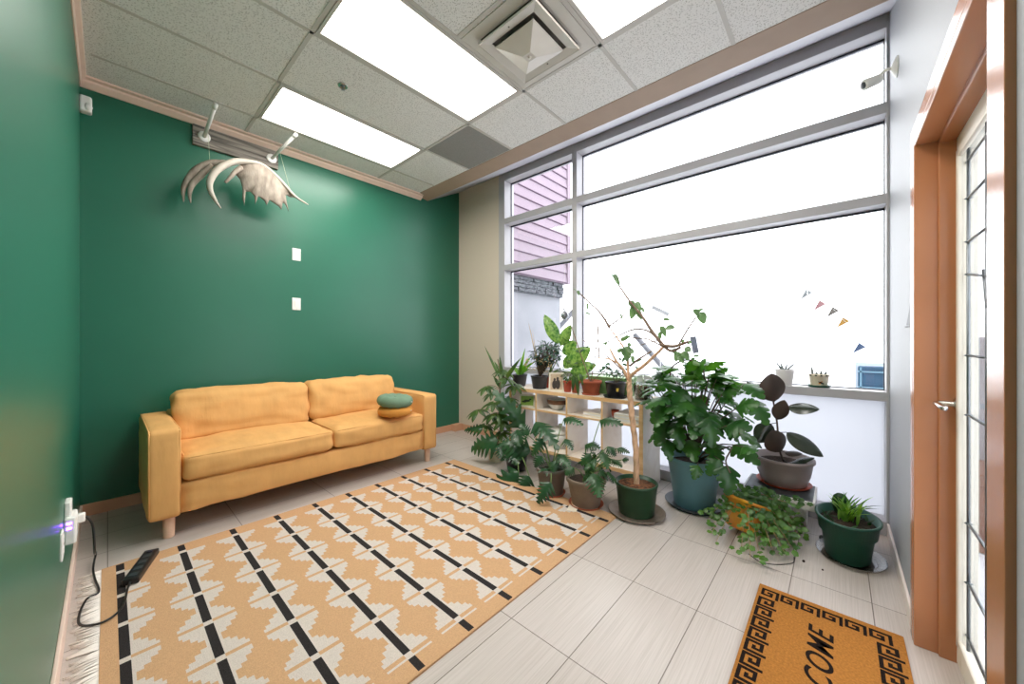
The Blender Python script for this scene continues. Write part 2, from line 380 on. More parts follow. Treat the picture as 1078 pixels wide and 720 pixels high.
# ------------------------------------------------------------------ pots
def pot_prof(rb, rt, h, wall=0.008, lip=0.0, lip_h=0.0, z0=0.0, fill=0.85):
    p = [(0.0, z0), (rb*0.96, z0), (rb, z0+0.006)]
    if lip_h > 0:
        rl = rb+(rt-rb)*(h-lip_h)/h
        p += [(rl, z0+h-lip_h), (rt+lip-0.002, z0+h-lip_h+0.002), (rt+lip, z0+h-0.004)]
    else: p += [(rt, z0+h-0.004)]
    p += [(rt+lip-0.003, z0+h), (rt-wall, z0+h-0.002)]
    rf = rb+(rt-rb)*fill-wall
    p += [(rf, z0+h*fill-0.012), (0.0, z0+h*fill-0.012)]
    return p
def make_pot(parent, c, rb, rt, h, m, lip=0.0, lip_h=0.0, fill=0.85, soil='soil', sx=1, sy=1, label=None, mtx=None):
    a = MB(); a.lathe(pot_prof(rb, rt, h, lip=lip, lip_h=lip_h, fill=fill), c, 40, sx=sx, sy=sy, mtx=mtx); o = a.build('pot', m, parent)
    if label: o['label'] = label
    rf = rb+(rt-rb)*fill-0.009
    s = MB(); zs = h*fill
    s.lathe([(0, zs+0.006), (rf*0.5, zs+0.004), (rf*0.99, zs-0.004), (rf*0.99, zs-0.011), (0, zs-0.0115)], c, 32, sx=sx, sy=sy, mtx=mtx)
    s.build('soil', M[soil], parent)
    return Vector(c)+Vector((0, 0, zs))
def saucer(name, label, c, r, h, m, group=None, cat='saucer', sx=1, sy=1):
    a = MB(); a.lathe([(0, 0), (r*0.84, 0), (r, h), (r-0.005, h), (r*0.82, 0.006), (0, 0.006)], (0, 0, 0), 44, sx=sx, sy=sy)
    a.v = [tuple(Vector(v)+Vector(c)) for v in a.v]
    o = a.build(name, m, None, c); return tag(o, label, cat, group)

# =================================================================== ROOM SHELL
XL, XR, YB, YF, ZC = -0.132, 3.33, 4.0, -0.247, 3.11
ZT = 3.42
XG = 3.46
b = MB(); b.box((XL-0.15, YF-0.14, -0.1), (XR+0.02, YB+0.15, 0.0)); b.box((XR+0.02, YF-0.14, -0.1), (XG+0.1, YB+0.15, 0.0))
struct('floor', b, M['floor'])
b = MB(); b.box((XL-0.15, YB, -0.1), (XG+0.1, YB+0.15, ZT+0.1)); struct('wall_back', b, M['green'])
b = MB(); b.box((XL-0.15, YF-0.14, -0.1), (XL, YB, ZT+0.1)); struct('wall_left', b, M['green'])
# right wall with the door opening
DX0, DX1, DZ = 1.21, 2.25, 2.085
WT = 0.11
b = MB()
b.box((XL, YF-WT, -0.1), (DX0-0.0, YF, ZT+0.1)); b.box((DX1, YF-WT, -0.1), (XG+0.1, YF, ZT+0.1)); b.box((DX0, YF-WT, DZ), (DX1, YF, ZT+0.1))
struct('wall_right', b, M['white_wall'])
# beige return beside the window + curtain-wall surround
YJ = PX(525, 300, XR).y
b = MB(); b.box((XR, YJ, -0.1), (XG+0.1, YB, ZT+0.1)); struct('wall_window', b, M['beige_wall'])
b = MB(); b.box((XR+0.001, YF, 3.345), (XG+0.1, YJ, ZT+0.1)); struct('wall_header', b, M['soffit'])
# ceiling: flat T-bar field, then an edge strip and a soffit that rises to the window head
XS0, XS1 = 2.62, 2.80
b = MB(); b.box((XL, YF, ZC), (XS0, YB, ZC+0.06)); struct('ceiling', b, M['ceil'])
b = MB(); b.prism([(XS0, ZC), (XS0+0.004, ZC-0.004), (XS1, ZC-0.03), (XS1, ZC+0.02), (XS0, ZC+0.05)], 'y', YF, YB); struct('trim_1', b, M['tan_trim'])
b = MB(); b.prism([(XS1, ZC-0.03), (XR+0.001, 3.35), (XR+0.001, 3.42), (XS1, ZC+0.03)], 'y', YF, YB); struct('ceiling_soffit', b, M['soffit'])
# T-bar grid
tees = MB(); tw = 0.012; zt0 = ZC-0.004
TXS = [0.82, 2.065]; TYS = [3.60, 2.98, 2.355, 1.735, 1.11, 0.485]
for x in TXS: tees.box((x-tw, YF, zt0), (x+tw, YB-0.06, ZC+0.001))
for y in TYS: tees.box((XL+0.06, y-tw, zt0), (XS0, y+tw, ZC+0.001))
tees.box((1.43-tw, 1.11, zt0+0.0005), (1.43+tw, 1.735, ZC+0.001))
struct('trim_2', tees, M['tee'])
# peach wall-angle/cove along back and left walls
b = MB()
b.prism([(YB, ZC-0.055), (YB-0.014, ZC-0.055), (YB-0.05, ZC-0.028), (YB-0.055, ZC-0.014), (YB-0.09, ZC-0.012), (YB-0.094, ZC), (YB, ZC)], 'x', XL, 2.69)
struct('trim_3', b, M['pink_trim'])
b = MB(); b.prism([(XL, ZC-0.05), (XL+0.006, ZC-0.05), (XL+0.012, ZC-0.02), (XL+0.03, ZC-0.012), (XL+0.034, ZC), (XL, ZC)], 'y', YF, YB-0.02)
struct('trim_4', b, M['pink_trim'])
# baseboards
b = MB(); b.box((XL, YB-0.014, 0), (XR, YB, 0.085), 0.004); struct('baseboard_back', b, M['base'])
b = MB(); b.box((XL, YF, 0), (XL+0.014, YB-0.014, 0.085), 0.004); struct('baseboard_left', b, M['pink_trim'])
b = MB(); b.box((DX1+0.07, YF, 0), (XR, YF+0.012, 0.085), 0.004); struct('baseboard_right', b, M['basewhite'])
b = MB(); b.box((XR-0.014, YJ, 0), (XR, YB-0.014, 0.085), 0.004); b.box((3.18, YB-0.10, 0), (XR-0.014, YB-0.014, 0.092), 0.006); struct('baseboard_window', b, M['base'])

# ------------------------------------------------------------------ window wall
YR = YF
ym0, ym1 = PX(607, 300, XR).y, PX(602, 300, XR).y      # mullion
yj0 = PX(531, 300, XR).y
ZB = [(0.0, 0.09), (0.862, 0.922), (2.135, 2.20), (2.715, 2.785), (3.262, 3.35)]
fr = thing('window_1', None, None, (XR, 1.5, 0)); fr['kind'] = 'structure'
fb = MB()
fb.box((XR, yj0, 0), (XG+0.05, YJ, 3.35), 0.003); fb.box((XR, ym0, 0), (XG+0.05, ym1, 3.35), 0.003); fb.box((XR, YR, 0), (XG+0.05, YR+0.014, 3.35), 0.002)
for z0, z1 in ZB:
    fb.box((XR+0.001, YR+0.012, z0), (XG+0.05, ym0+0.003, z1), 0.003); fb.box((XR+0.001, ym1-0.003, z0), (XG+0.05, yj0+0.003, z1), 0.003)
fb.build('window_frame', M['frame'], fr)
gk = MB(); g = 0.008
for (ya, yb) in ((YR+0.014, ym0), (ym1, yj0)):
    for i in range(len(ZB)-1):
        z0, z1 = ZB[i][1], ZB[i+1][0]
        if i == 0: continue
        gk.box((XG-0.01, ya, z1-g*1.6), (XG+0.006, yb, z1)); gk.box((XG-0.01, ya, z0), (XG+0.006, yb, z0+g*0.7))
        gk.box((XG-0.01, ya, z0), (XG+0.006, ya+g*0.6, z1)); gk.box((XG-0.01, yb-g*0.6, z0), (XG+0.006, yb, z1))
gk.build('window_gasket', M['gasket'], fr)
for (ya, yb) in ((YR+0.012, ym0+0.002), (ym1-0.002, yj0+0.002)):
    for i in range(len(ZB)-1):
        p = MB(); p.box((XG-0.003, ya, ZB[i][1]-0.002), (XG+0.003, yb, ZB[i+1][0]+0.002))
        o = p.build('window_pane', M['frost'] if i == 0 else M['glass'], fr)
        if i == 0: o['label'] = 'frosted white window pane'

# ------------------------------------------------------------------ door in the right wall
d = thing('door_1', None, None, (1.73, YF-0.1, 0)); d['kind'] = 'structure'
fo = MB(); F0 = YF+0.014; FB = YF-WT-0.02
for (x0, x1, z0, z1) in ((DX1-0.002, DX1+0.055, 0, DZ+0.055), (DX0-0.085, DX0+0.002, 0, DZ+0.055)):
    fo.box((x0, YF-0.002, z0), (x1, F0, z1), 0.002)
fo.box((DX0-0.085, YF-0.002, DZ-0.002), (DX1+0.055, F0-0.0005, DZ+0.055), 0.002)
# reveals with a raised stop
fo.box((DX1-0.03, FB, 0), (DX1+0.0, F0-0.001, DZ), 0.003); fo.box((DX1-0.046, FB, 0), (DX1-0.02, YF-0.052, DZ), 0.004)
fo.box((DX0, FB, 0), (DX0+0.03, F0-0.001, DZ), 0.003)
fo.box((DX0, FB, DZ-0.03), (DX1, F0-0.0015, DZ), 0.003); fo.box((DX0, FB, DZ-0.046), (DX1-0.02, YF-0.052, DZ-0.02), 0.004)
fo.build('door_frame', M['brown_frame'], d)
DY1 = YF-0.098; DY0 = DY1-0.042
dx0, dx1 = DX0+0.032, DX1-0.034
gx0, gx1, gz0, gz1 = dx0+0.075, dx1-0.072, 0.11, 1.965
lb = MB()
lb.box((dx0, DY0, 0.008), (gx0, DY1, DZ-0.034)); lb.box((gx1, DY0, 0.008), (dx1, DY1, DZ-0.034))
lb.box((gx0-0.001, DY0, 0.008), (gx1+0.001, DY1-0.0003, gz0)); lb.box((gx0-0.001, DY0, gz1), (gx1+0.001, DY1-0.0003, DZ-0.034))
for (x0, x1, z0, z1) in ((gx0-0.012, gx0+0.02, gz0-0.012, gz1+0.012), (gx1-0.02, gx1+0.012, gz0-0.012, gz1+0.012), (gx0, gx1, gz0-0.012, gz0+0.02), (gx0, gx1, gz1-0.02, gz1+0.012)):
    lb.box((x0, DY1-0.004, z0), (x1, DY1+0.010, z1), 0.004)
lb.build('door_leaf', M['door'], d)
pg = MB(); pg.box((gx0, DY1-0.022, gz0), (gx1, DY1-0.016, gz1)); pg.build('glass_panel', M['door_glass'], d)
ld = MB(); yl = DY1-0.014
def came(x0, z0, x1, z1, r=0.0045): ld.tube([(x0, yl, z0), (x1, yl, z1)], r, 6)
xa, xb_ = gx1-0.024, gx1-0.25; xc, xd = gx0+0.024, gx0+0.25; xm = (gx0+gx1)/2
for x in (xa, xb_, xd, xc): came(x, gz0, x, gz1, 0.005)
for z in (gz1-0.045, gz0+0.045): came(gx0, z, gx1, z)
for z in (0.36, 0.58, 0.98, 1.20, 1.62, 1.78): came(xa, z, xb_, z); came(xc, z, xd, z)
came(xa, 1.50, xb_-0.02, 1.46); came(xb_, 1.62, xb_-0.06, 1.52); came(xb_-0.06, 1.52, xb_, 1.36); came(xb_+0.04, 1.49, xb_, 1.36)
came(xc, 1.50, xd+0.02, 1.46); came(xd, 1.62, xd+0.06, 1.52); came(xd+0.06, 1.52, xd, 1.36)
came(xb_, 0.58, xm, 0.75); came(xm, 0.75, xd, 0.58); came(xb_, 1.20, xm, 1.05); came(xm, 1.05, xd, 1.20)
for z in (0.36, 0.58, 0.98, 1.20, 1.50, 1.62, 1.78): 
    for x in (xa, xc): ld.lathe([(0, -0.008), (0.011, 0), (0, 0.008)], (x, yl, z), 8)
ld.build('lead_caming', M['lead'], d)
hb = MB(); hz = 1.01; hx = dx1-0.036
rotY = Matrix.Rotation(R(-90), 4, 'X')
hb.lathe([(0, 0), (0.027, 0), (0.027, 0.006), (0.02, 0.011), (0.011, 0.014), (0.011, 0.05), (0, 0.05)], (hx, DY1, hz), 24, mtx=rotY)
hb.tube(smooth_pts([(hx, DY1+0.045, hz), (hx-0.01, DY1+0.058, hz), (hx-0.05, DY1+0.060, hz+0.002), (hx-0.10, DY1+0.056, hz-0.004), (hx-0.115, DY1+0.048, hz-0.006)], 4), 0.009, 10)
hb.build('door_handle', M['chrome'], d)

# ------------------------------------------------------------------ outside
b = MB(); b.box((XG+0.1, -14, -0.25), (30, 22, -0.12)); b.box((-6, -14, -0.25), (XG+0.1, YF-0.3, -0.12)); o = struct('ground_outside', b, M['snow'])
bd = thing('neighbouring_building', 'mauve clapboard building with grey stone base outside the narrow left panes', 'building', (5, 3.7, 0))
SY = 3.62; sx0, sx1 = 3.62, PY(597, 300, SY).x
w = MB(); w.box((sx0, SY+0.02, 2.27), (sx1, SY+2.4, 5.8))
zz = 2.29
while zz < 5.7:
    w.prism([(SY, zz), (SY+0.018, zz+0.165), (SY+0.05, zz+0.165), (SY+0.05, zz)], 'x', sx0, sx1); zz += 0.17
w.build('siding', M['siding'], bd)
w = MB()
zz = 2.29
while zz < 5.7: w.box((sx0, SY+0.001, zz-0.012), (sx1, SY+0.04, zz)); zz += 0.17  # solid dark strips take the place of shade below the laps
w.build('siding_shade_strip', M['siding_shade_strip'], bd)
w = MB(); w.box((sx1, SY-0.015, 2.27), (sx1+0.10, SY+2.4, 5.8), 0.004); w.build('corner_board', M['siding'], bd)
w = MB(); w.box((sx0, SY+0.10, 2.02), (sx1+0.02, SY+2.3, 2.27))
random.seed(3)
for row in range(4):
    x = sx0
    while x < sx1:
        l = random.uniform(0.10, 0.28); z0 = 2.03+row*0.06
        w.box((x, SY+0.06+random.uniform(0, 0.03), z0), (min(x+l, sx1), SY+0.11, z0+0.053), 0.006); x += l+0.008
w.build('stone_band', M['stone'], bd)
w = MB(); w.box((sx0, SY+0.16, -0.12), (sx1+0.02, SY+2.2, 2.03)); w.build('rendered_wall', M['grey_ext'], bd)
w = MB(); w.box((4.3, -2.4, -0.12), (4.6, -0.62, 1.28), 0.01); o = w.build('low_wall', M['grey_ext'], None, (4.45, -1.5, -0.12)); tag(o, 'grey low wall seen through the leaded door glass', 'wall')
w = MB(); w.box((3.75, -1.5, -0.12), (4.15, -0.60, 0.36), 0.02); w.box((3.72, -1.53, 0.32), (4.18, -0.57, 0.40), 0.01); o = w.build('wooden_planter', mat('red_brown_timber', rgb(104, 66, 54), 0.7, var=0.15, vscale=6), None, (3.95, -1.05, -0.12)); tag(o, 'red-brown wooden box seen low through the leaded door glass', 'box')
# bunting and slanted bars outside the main pane
def flag(mb, p, w, h, ang):
    u = Vector((0, math.cos(ang), math.sin(ang))); n = Vector((0.25, -u.z, u.y)).normalized() if False else Vector((0, -u.z, u.y))
    p = Vector(p); a = p-u*w/2; c = p+u*w/2; t = p-n*h
    e = Vector((0.006, 0, 0))
    mb.add([a, c, t, a+e, c+e, t+e], [(0, 1, 2), (5, 4, 3), (0, 3, 4, 1), (1, 4, 5, 2), (2, 5, 3, 0)])
bt = thing('bunting', 'string of small pennant flags slanting down outside the big window, right side', 'bunting', tuple(PX(880, 340, 5.2)))
lp = [PX(850, 305, 5.2), PX(868, 318, 5.2), PX(884, 332, 5.2), PX(900, 352, 5.2), PX(918, 372, 5.2)]
sb = MB(); sb.tube(smooth_pts(lp, 4), 0.0012, 5); sb.build('string', M['white_plastic'], bt)
for e_ in (lp[0],):
    sb = MB(); sb.tube([e_+Vector((0, 0, 0.02)), Vector((e_.x, e_.y, -0.12))], 0.004, 6); sb.build('pole', M['white_plastic'], bt)
FC = [((852, 306), 'flag_grey', rgb(120, 122, 124)), ((866, 318), 'flag_blush', rgb(150, 110, 112)), ((880, 325), 'flag_grey', rgb(96, 90, 84)), ((891, 336), 'flag_ochre', rgb(150, 112, 50)), ((908, 363), 'flag_blue', rgb(70, 84, 112))]
for (q, nm, c) in FC:
    fm = MB(); flag(fm, PX(q[0], q[1], 5.2), 0.07, 0.12, R(40)); fm.build('flag', mat(nm, c, 0.9, var=0.1), bt)
ab = thing('slanted_railing', 'grey slanted bars forming an A outside the window behind the shelf plants', 'railing', tuple(PX(630, 360, 6.0)))
M['rail'] = mat('grey_rail_paint', rgb(116, 116, 122), 0.5, var=0.1)
rb = MB(); rb.tube([PX(668, 352, 6.0), PX(706, 396, 6.0)], 0.045, 8); rb.build('rail', M['rail'], ab)
rb = MB(); rb.tube([PX(536, 404, 6.0), PX(606, 325, 6.0)], 0.05, 8); rb.build('rail', M['rail'], ab)
rb = MB(); rb.tube([PX(703, 396, 6.0), PX(703, 396, 6.0)-Vector((0, 0, 1.0))], 0.045, 8); rb.build('post', M['rail'], ab)
b2 = thing('pennant', 'small pale grey pennant outside the glass above the tree branches', 'flag', tuple(PX(697, 325, 5.6)))
fm = MB(); fm.box((0, -0.14, -0.028), (0.006, 0.14, 0.028), 0, 0, Matrix.Translation(PX(695, 327, 5.6)) @ Matrix.Rotation(R(28), 4, 'X')); fm.build('cloth', mat('pale_grey_cloth', rgb(170, 170, 172), 0.9, var=0.1), b2)
q_ = PX(695, 327, 5.6)+Vector((0.008, 0, 0.03)); fm = MB(); fm.tube([q_, Vector((q_.x, q_.y, -0.12))], 0.004, 6); fm.build('pole', M['white_plastic'], b2)
b3 = thing('pennant', 'dark grey pennant outside the glass just above the monstera', 'flag', tuple(PX(731, 362, 5.6)))
fm = MB(); fm.box((0, -0.04, -0.12), (0.006, 0.04, 0.12), 0, 0, Matrix.Translation(PX(731, 363, 5.6)) @ Matrix.Rotation(R(-10), 4, 'X')); fm.build('cloth', mat('slate_cloth', rgb(88, 90, 100), 0.9, var=0.2), b3)
q_ = PX(731, 363, 5.6)+Vector((0.008, 0, 0.1)); fm = MB(); fm.tube([q_, Vector((q_.x, q_.y, -0.12))], 0.004, 6); fm.build('pole', M['white_plastic'], b3)
dm = thing('dumpster', 'blue panelled bin seen outside above the window sill at far right', 'bin', (7.0, 0, -0.12))
pA = PX(903, 385, 7.0); pB = PX(931, 405, 7.0)
M['blue'] = mat('blue_enamel', rgb(28, 66, 92), 0.5, var=0.12, vscale=4); M['blue_edge'] = mat('pale_blue_ribs', rgb(96, 128, 146), 0.5, var=0.1)
w = MB(); w.box((7.0, pB.y-0.6, -0.12+0.12), (8.1, pA.y, pA.z), 0.02); w.build('body', M['blue'], dm)
w = MB()
for k in range(4): yy = pA.y-0.02-k*0.24; w.box((6.975, yy-0.02, 0.1), (7.01, yy, pA.z-0.02))
w.box((6.975, pB.y-0.6, pA.z-0.09), (7.01, pA.y, pA.z-0.07)); w.box((6.975, pB.y-0.6, pA.z-0.30), (7.01, pA.y, pA.z-0.285)); w.build('ribs', M['blue_edge'], dm)
for yy in (pA.y-0.15, pB.y-0.45):
    for xx in (7.1, 7.95):
        w = MB(); w.lathe([(0, -0.03), (0.06, -0.03), (0.06, 0.03), (0, 0.03)], (xx, yy, -0.06), 14, mtx=Matrix.Rotation(R(90), 4, 'X')); w.build('caster', M['black'], dm)

# =================================================================== CEILING FITTINGS
def ceiling_light(label, x0, x1, y0, y1):
    cx, cy = (x0+x1)/2, (y0+y1)/2
    t = thing('ceiling_light', label, 'ceiling light', (cx, cy, ZC), 'recessed fluorescent ceiling panels')
    f = MB(); w = 0.022
    f.box((x0, y0, ZC-0.007), (x1, y0+w, ZC), 0.002); f.box((x0, y1-w, ZC-0.007), (x1, y1, ZC), 0.002)
    f.box((x0, y0+w, ZC-0.0068), (x0+w, y1-w, ZC), 0.002); f.box((x1-w, y0+w, ZC-0.0068), (x1, y1-w, ZC), 0.002)
    f.build('frame', M['tee'], t)
    l = MB(); l.box((x0+w-0.003, y0+w-0.003, ZC-0.0045), (x1-w+0.003, y1-w+0.003, ZC-0.001))
    l.build('lens', M['lens'], t)
ceiling_light('lit fluorescent panel nearest the green back wall, beside the antler display', 0.835, 2.05, 2.995, 3.585)
ceiling_light('lit fluorescent panel between the sprinkler tile and the square air diffuser', 0.835, 2.05, 1.75, 2.34)
ceiling_light('lit fluorescent panel cut off by the top edge, beyond the air diffuser', 0.835, 2.05, 0.50, 1.095)
# square diffuser
x0, x1, y0, y1 = 1.445, 2.05, 1.125, 1.72; cx, cy = (x0+x1)/2, (y0+y1)/2
t = thing('air_diffuser', 'square stepped air diffuser in the ceiling between two lit panels', 'air vent', (cx, cy, ZC))
def sq_ring(mb, r0, z0, r1, z1, th=0.004):
    vs = []
    for (r, z) in ((r0, z0), (r1, z1), (r1, z1+th), (r0, z0+th)):
        vs += [(cx-r, cy-r, z), (cx+r, cy-r, z), (cx+r, cy+r, z), (cx-r, cy+r, z)]
    fs = []
    for j in range(4):
        j2 = (j+1) % 4
        for k in range(4): k2 = (k+1) % 4; fs.append((j*4+k, j*4+k2, j2*4+k2, j2*4+k))
    mb.add(vs, fs)
m = MB(); sq_ring(m, 0.297, ZC-0.006, 0.235, ZC-0.007); sq_ring(m, 0.235, ZC-0.008, 0.215, ZC-0.0035); m.build('face_frame', M['vent'], t)
m = MB(); sq_ring(m, 0.222, ZC-0.038, 0.165, ZC-0.028); sq_ring(m, 0.222, ZC-0.040, 0.223, ZC-0.030); m.build('louvre', M['vent'], t)
m = MB(); m.add([(cx-0.15, cy-0.15, ZC-0.050), (cx+0.15, cy-0.15, ZC-0.050), (cx+0.15, cy+0.15, ZC-0.050), (cx-0.15, cy+0.15, ZC-0.050), (cx-0.03, cy-0.03, ZC-0.098), (cx+0.03, cy-0.03, ZC-0.098), (cx+0.03, cy+0.03, ZC-0.098), (cx-0.03, cy+0.03, ZC-0.098),
    (cx-0.15, cy-0.15, ZC-0.045), (cx+0.15, cy-0.15, ZC-0.045), (cx+0.15, cy+0.15, ZC-0.045), (cx-0.15, cy+0.15, ZC-0.045)],
    [(0, 1, 5, 4), (1, 2, 6, 5), (2, 3, 7, 6), (3, 0, 4, 7), (4, 5, 6, 7), (8, 9, 1, 0), (9, 10, 2, 1), (10, 11, 3, 2), (11, 8, 0, 3), (11, 10, 9, 8)])
m.lathe([(0.012, 0), (0.009, -0.008), (0, -0.010)], (cx, cy, ZC-0.097), 14); m.build('cone', M['vent'], t)
m = MB(); m.box((cx-0.225, cy-0.225, ZC-0.003), (cx+0.225, cy+0.225, ZC-0.001))
for sx_ in (-1, 1):
    for sy_ in (-1, 1): m.tube([(cx+sx_*0.12, cy+sy_*0.12, ZC-0.003), (cx+sx_*0.12, cy+sy_*0.12, ZC-0.046)], 0.006, 6)
for sx_ in (-1, 1):
    m.tube([(cx+sx_*0.19, cy, ZC-0.003), (cx+sx_*0.19, cy, ZC-0.034)], 0.006, 6)
m.build('throat', M['vent_dark'], t)
# sprinkler
sp = PZ(361, 90, ZC)
t = thing('sprinkler', 'small recessed chrome sprinkler head in the ceiling tile between two lit panels', 'sprinkler', (sp.x, sp.y, ZC))
m = MB(); m.lathe([(0, 0), (0.036, 0), (0.034, -0.006), (0.024, -0.008), (0.02, -0.003), (0, -0.003)], (sp.x, sp.y, ZC), 24); m.build('escutcheon', M['chrome'], t)
m = MB(); m.lathe([(0.019, -0.0035), (0.008, -0.004), (0.008, -0.012), (0.004, -0.026), (0.013, -0.028), (0.013, -0.030), (0, -0.030)], (sp.x, sp.y, ZC), 12)
m.build('deflector', M['lead'], t)
m = MB(); m.box((2.08, 2.37, ZC-0.003), (2.612, 2.966, ZC+0.001))
o = m.build('ceiling_tile', M['grey_tile'], None, (2.34, 2.66, ZC)); tag(o, 'plain dark grey square ceiling tile beside the window soffit', 'ceiling tile')

# =================================================================== WALL FITTINGS
def wall_plate(label, px, py):
    p = PY(px, py, YB)
    t = thing('light_switch', label, 'light switch', (p.x, YB, p.z), 'switch plates on the green back wall')
    m = MB(); m.box((p.x-0.038, YB-0.007, p.z-0.060), (p.x+0.038, YB, p.z+0.060), 0.004); m.build('plate', M['white_plastic'], t)
    m = MB(); m.box((p.x-0.016, YB-0.011, p.z-0.033), (p.x+0.016, YB-0.006, p.z+0.033), 0.003); m.build('rocker', M['white_plastic'], t)
    for dz in (-0.049, 0.049):
        m = MB(); m.lathe([(0, 0), (0.003, 0), (0.003, 0.001), (0, 0.001)], (p.x, YB-0.007, p.z+dz), 8, mtx=Matrix.Rotation(R(90), 4, 'X')); m.build('screw', M['chrome'], t)
wall_plate('upper white switch plate on the green wall above the sofa', 312, 268)
wall_plate('lower white switch plate on the green wall above the sofa', 312, 320)
# motion sensor in the left corner
p = Vector((XL+0.035, 3.92, 2.905))
t = thing('motion_sensor', 'small white motion sensor high in the corner of the green walls', 'sensor', tuple(p))
m = MB(); m.box(p+Vector((-0.035, -0.03, -0.055)), p+Vector((0.024, 0.04, 0.055)), 0.012, seg=3); m.build('housing', M['white_plastic'], t)
m = MB(); m.lathe([(0, -0.028), (0.014, -0.024), (0.02, 0), (0.014, 0.024), (0, 0.028)], p+Vector((0.008, -0.026, -0.02)), 16, sy=0.6); m.build('lens', M['white_plastic'], t)
# left wall outlet, charger
t = thing('power_outlet', 'white outlet cover on the left green wall just in front of the charger', 'outlet', (XL, 2.42, 0.40))
m = MB(); m.box((XL, 2.385, 0.34), (XL+0.008, 2.455, 0.455), 0.003); m.build('plate', M['white_plastic'], t)
m = MB()
for dz in (-0.022, 0.022): m.box((XL+0.006, 2.405, 0.3975+dz-0.014), (XL+0.010, 2.435, 0.3975+dz+0.014), 0.002)
m.build('socket', M['white_plastic'], t)
t = thing('plug_adapter', 'white plug-in surge adapter with purple glowing lights on the left green wall', 'adapter', (XL, 2.62, 0.42))
m = MB(); m.box((XL, 2.57, 0.335), (XL+0.038, 2.70, 0.455), 0.008); m.box((XL, 2.60, 0.44), (XL+0.022, 2.68, 0.52), 0.006); m.build('body', M['white_plastic'], t)
m = MB()
for k in range(2): m.box((XL+0.008, 2.5685, 0.405+k*0.022), (XL+0.024, 2.5705, 0.415+k*0.022))
m.build('indicator_light', M['purple'], t)
m = MB(); m.box((XL+0.036, 2.64, 0.40), (XL+0.062, 2.675, 0.44), 0.006); m.build('plug', M['white_plastic'], t)
# spot camera on the right wall
p = PY(945, 70, YF)
t = thing('security_camera', 'small white bullet camera on the right wall beside the top of the window', 'camera', tuple(p))
m = MB(); m.lathe([(0, 0), (0.055, 0), (0.052, 0.006), (0.016, 0.026), (0, 0.028)], p, 24, mtx=rotY); m.build('mount', M['white_plastic'], t)
q = p+Vector((0.03, 0.085, -0.02))
m = MB(); m.tube(smooth_pts([p+Vector((0, 0.02, 0)), p+Vector((0.0, 0.05, 0)), q], 4), 0.009, 8); m.build('arm', M['white_plastic'], t)
dr = Vector((-0.42, 0.75, -0.30)).normalized()
m = MB(); m.tube([q-dr*0.03, q-dr*0.02, q+dr*0.055, q+dr*0.062], [0.018, 0.025, 0.030, 0.026], 20); m.build('barrel', M['white_plastic'], t)
m = MB(); m.tube([q+dr*0.061, q+dr*0.065], [0.020, 0.014], 16); m.build('lens', M['saucer_dark'], t)
# paper note by the door
p = PY(958, 330, YF)
m = MB(); m.box((p.x-0.10, YF, p.z-0.06), (p.x+0.12, YF+0.006, p.z-0.055)); m.prism([(p.x-0.10, p.z-0.05), (p.x+0.08, p.z-0.05), (p.x-0.08, p.z+0.06)], 'y', YF, YF+0.004)
o = m.build('wall_bracket', mat('grey_bracket_plastic', rgb(120, 120, 124), 0.6, var=0.05), None, tuple(p)); tag(o, 'small grey triangular bracket on the right wall between window and door', 'bracket')

# ------------------------------------------------------------------ antler display
bx0, bx1 = PY(203, 140, YB-0.03).x, PY(293, 160, YB-0.03).x
t = thing('antler_mount', 'weathered barnboard plank with two dowel pegs high on the green back wall', 'wall mount', ((bx0+bx1)/2, YB, 2.97))
m = MB(); m.box((bx0, YB-0.03, 2.885), (bx1, YB, 2.966), 0.002); m.box((bx0, YB-0.028, 2.969), (bx1, YB, 3.052), 0.002); m.build('plank', M['grey_wood'], t)
pegs = []
for (bx, tipp) in ((PY(215, 144, YB-0.03), (227, 110)), (PY(286, 167, YB-0.03), (312, 141))):
    m = MB(); m.lathe([(0, 0), (0.042, 0), (0.042, 0.005), (0.03, 0.008), (0.0, 0.010)], (bx.x, YB-0.03, bx.z), 22, mtx=Matrix.Rotation(R(90), 4, 'X')); m.build('flange', M['white_plastic'], t)
    e = PY(tipp[0], tipp[1], 3.58)
    m = MB(); m.tube([(bx.x, YB-0.035, bx.z), tuple(e)], 0.0135, 14); m.tube([e-(e-bx)*0.10, e], 0.0165, 14); m.build('peg', M['white_plastic'], t)
    pegs.append((bx, e))
AY = 3.74
def A(px, py, dy=0.0): return PY(px, py, AY+dy)
t = thing('antler', 'large palmed moose antler hanging by thin lines below the barnboard plank', 'antler', tuple(A(258, 185)))
def zc(x, y): return (170+x/5.14, 90+y/5.14)        # crop pixels of the antler close-up
def AP(x, y, dy=0.0): return A(*zc(x, y), dy)
def tine(name, pts, radii, mtl='antler', dys=None):
    m = MB(); P_ = [AP(*p[:2], p[2] if len(p) > 2 else 0) for p in pts]
    P_ = smooth_pts(P_, 6); n = len(P_); k = len(radii)-1
    rr = []
    for i in range(n):
        f = i/(n-1)*k; j = min(int(f), k-1); rr.append(radii[j]+(radii[j+1]-radii[j])*(f-j))
    m.tube(P_, rr, 12); return m.build(name, M[mtl], t)
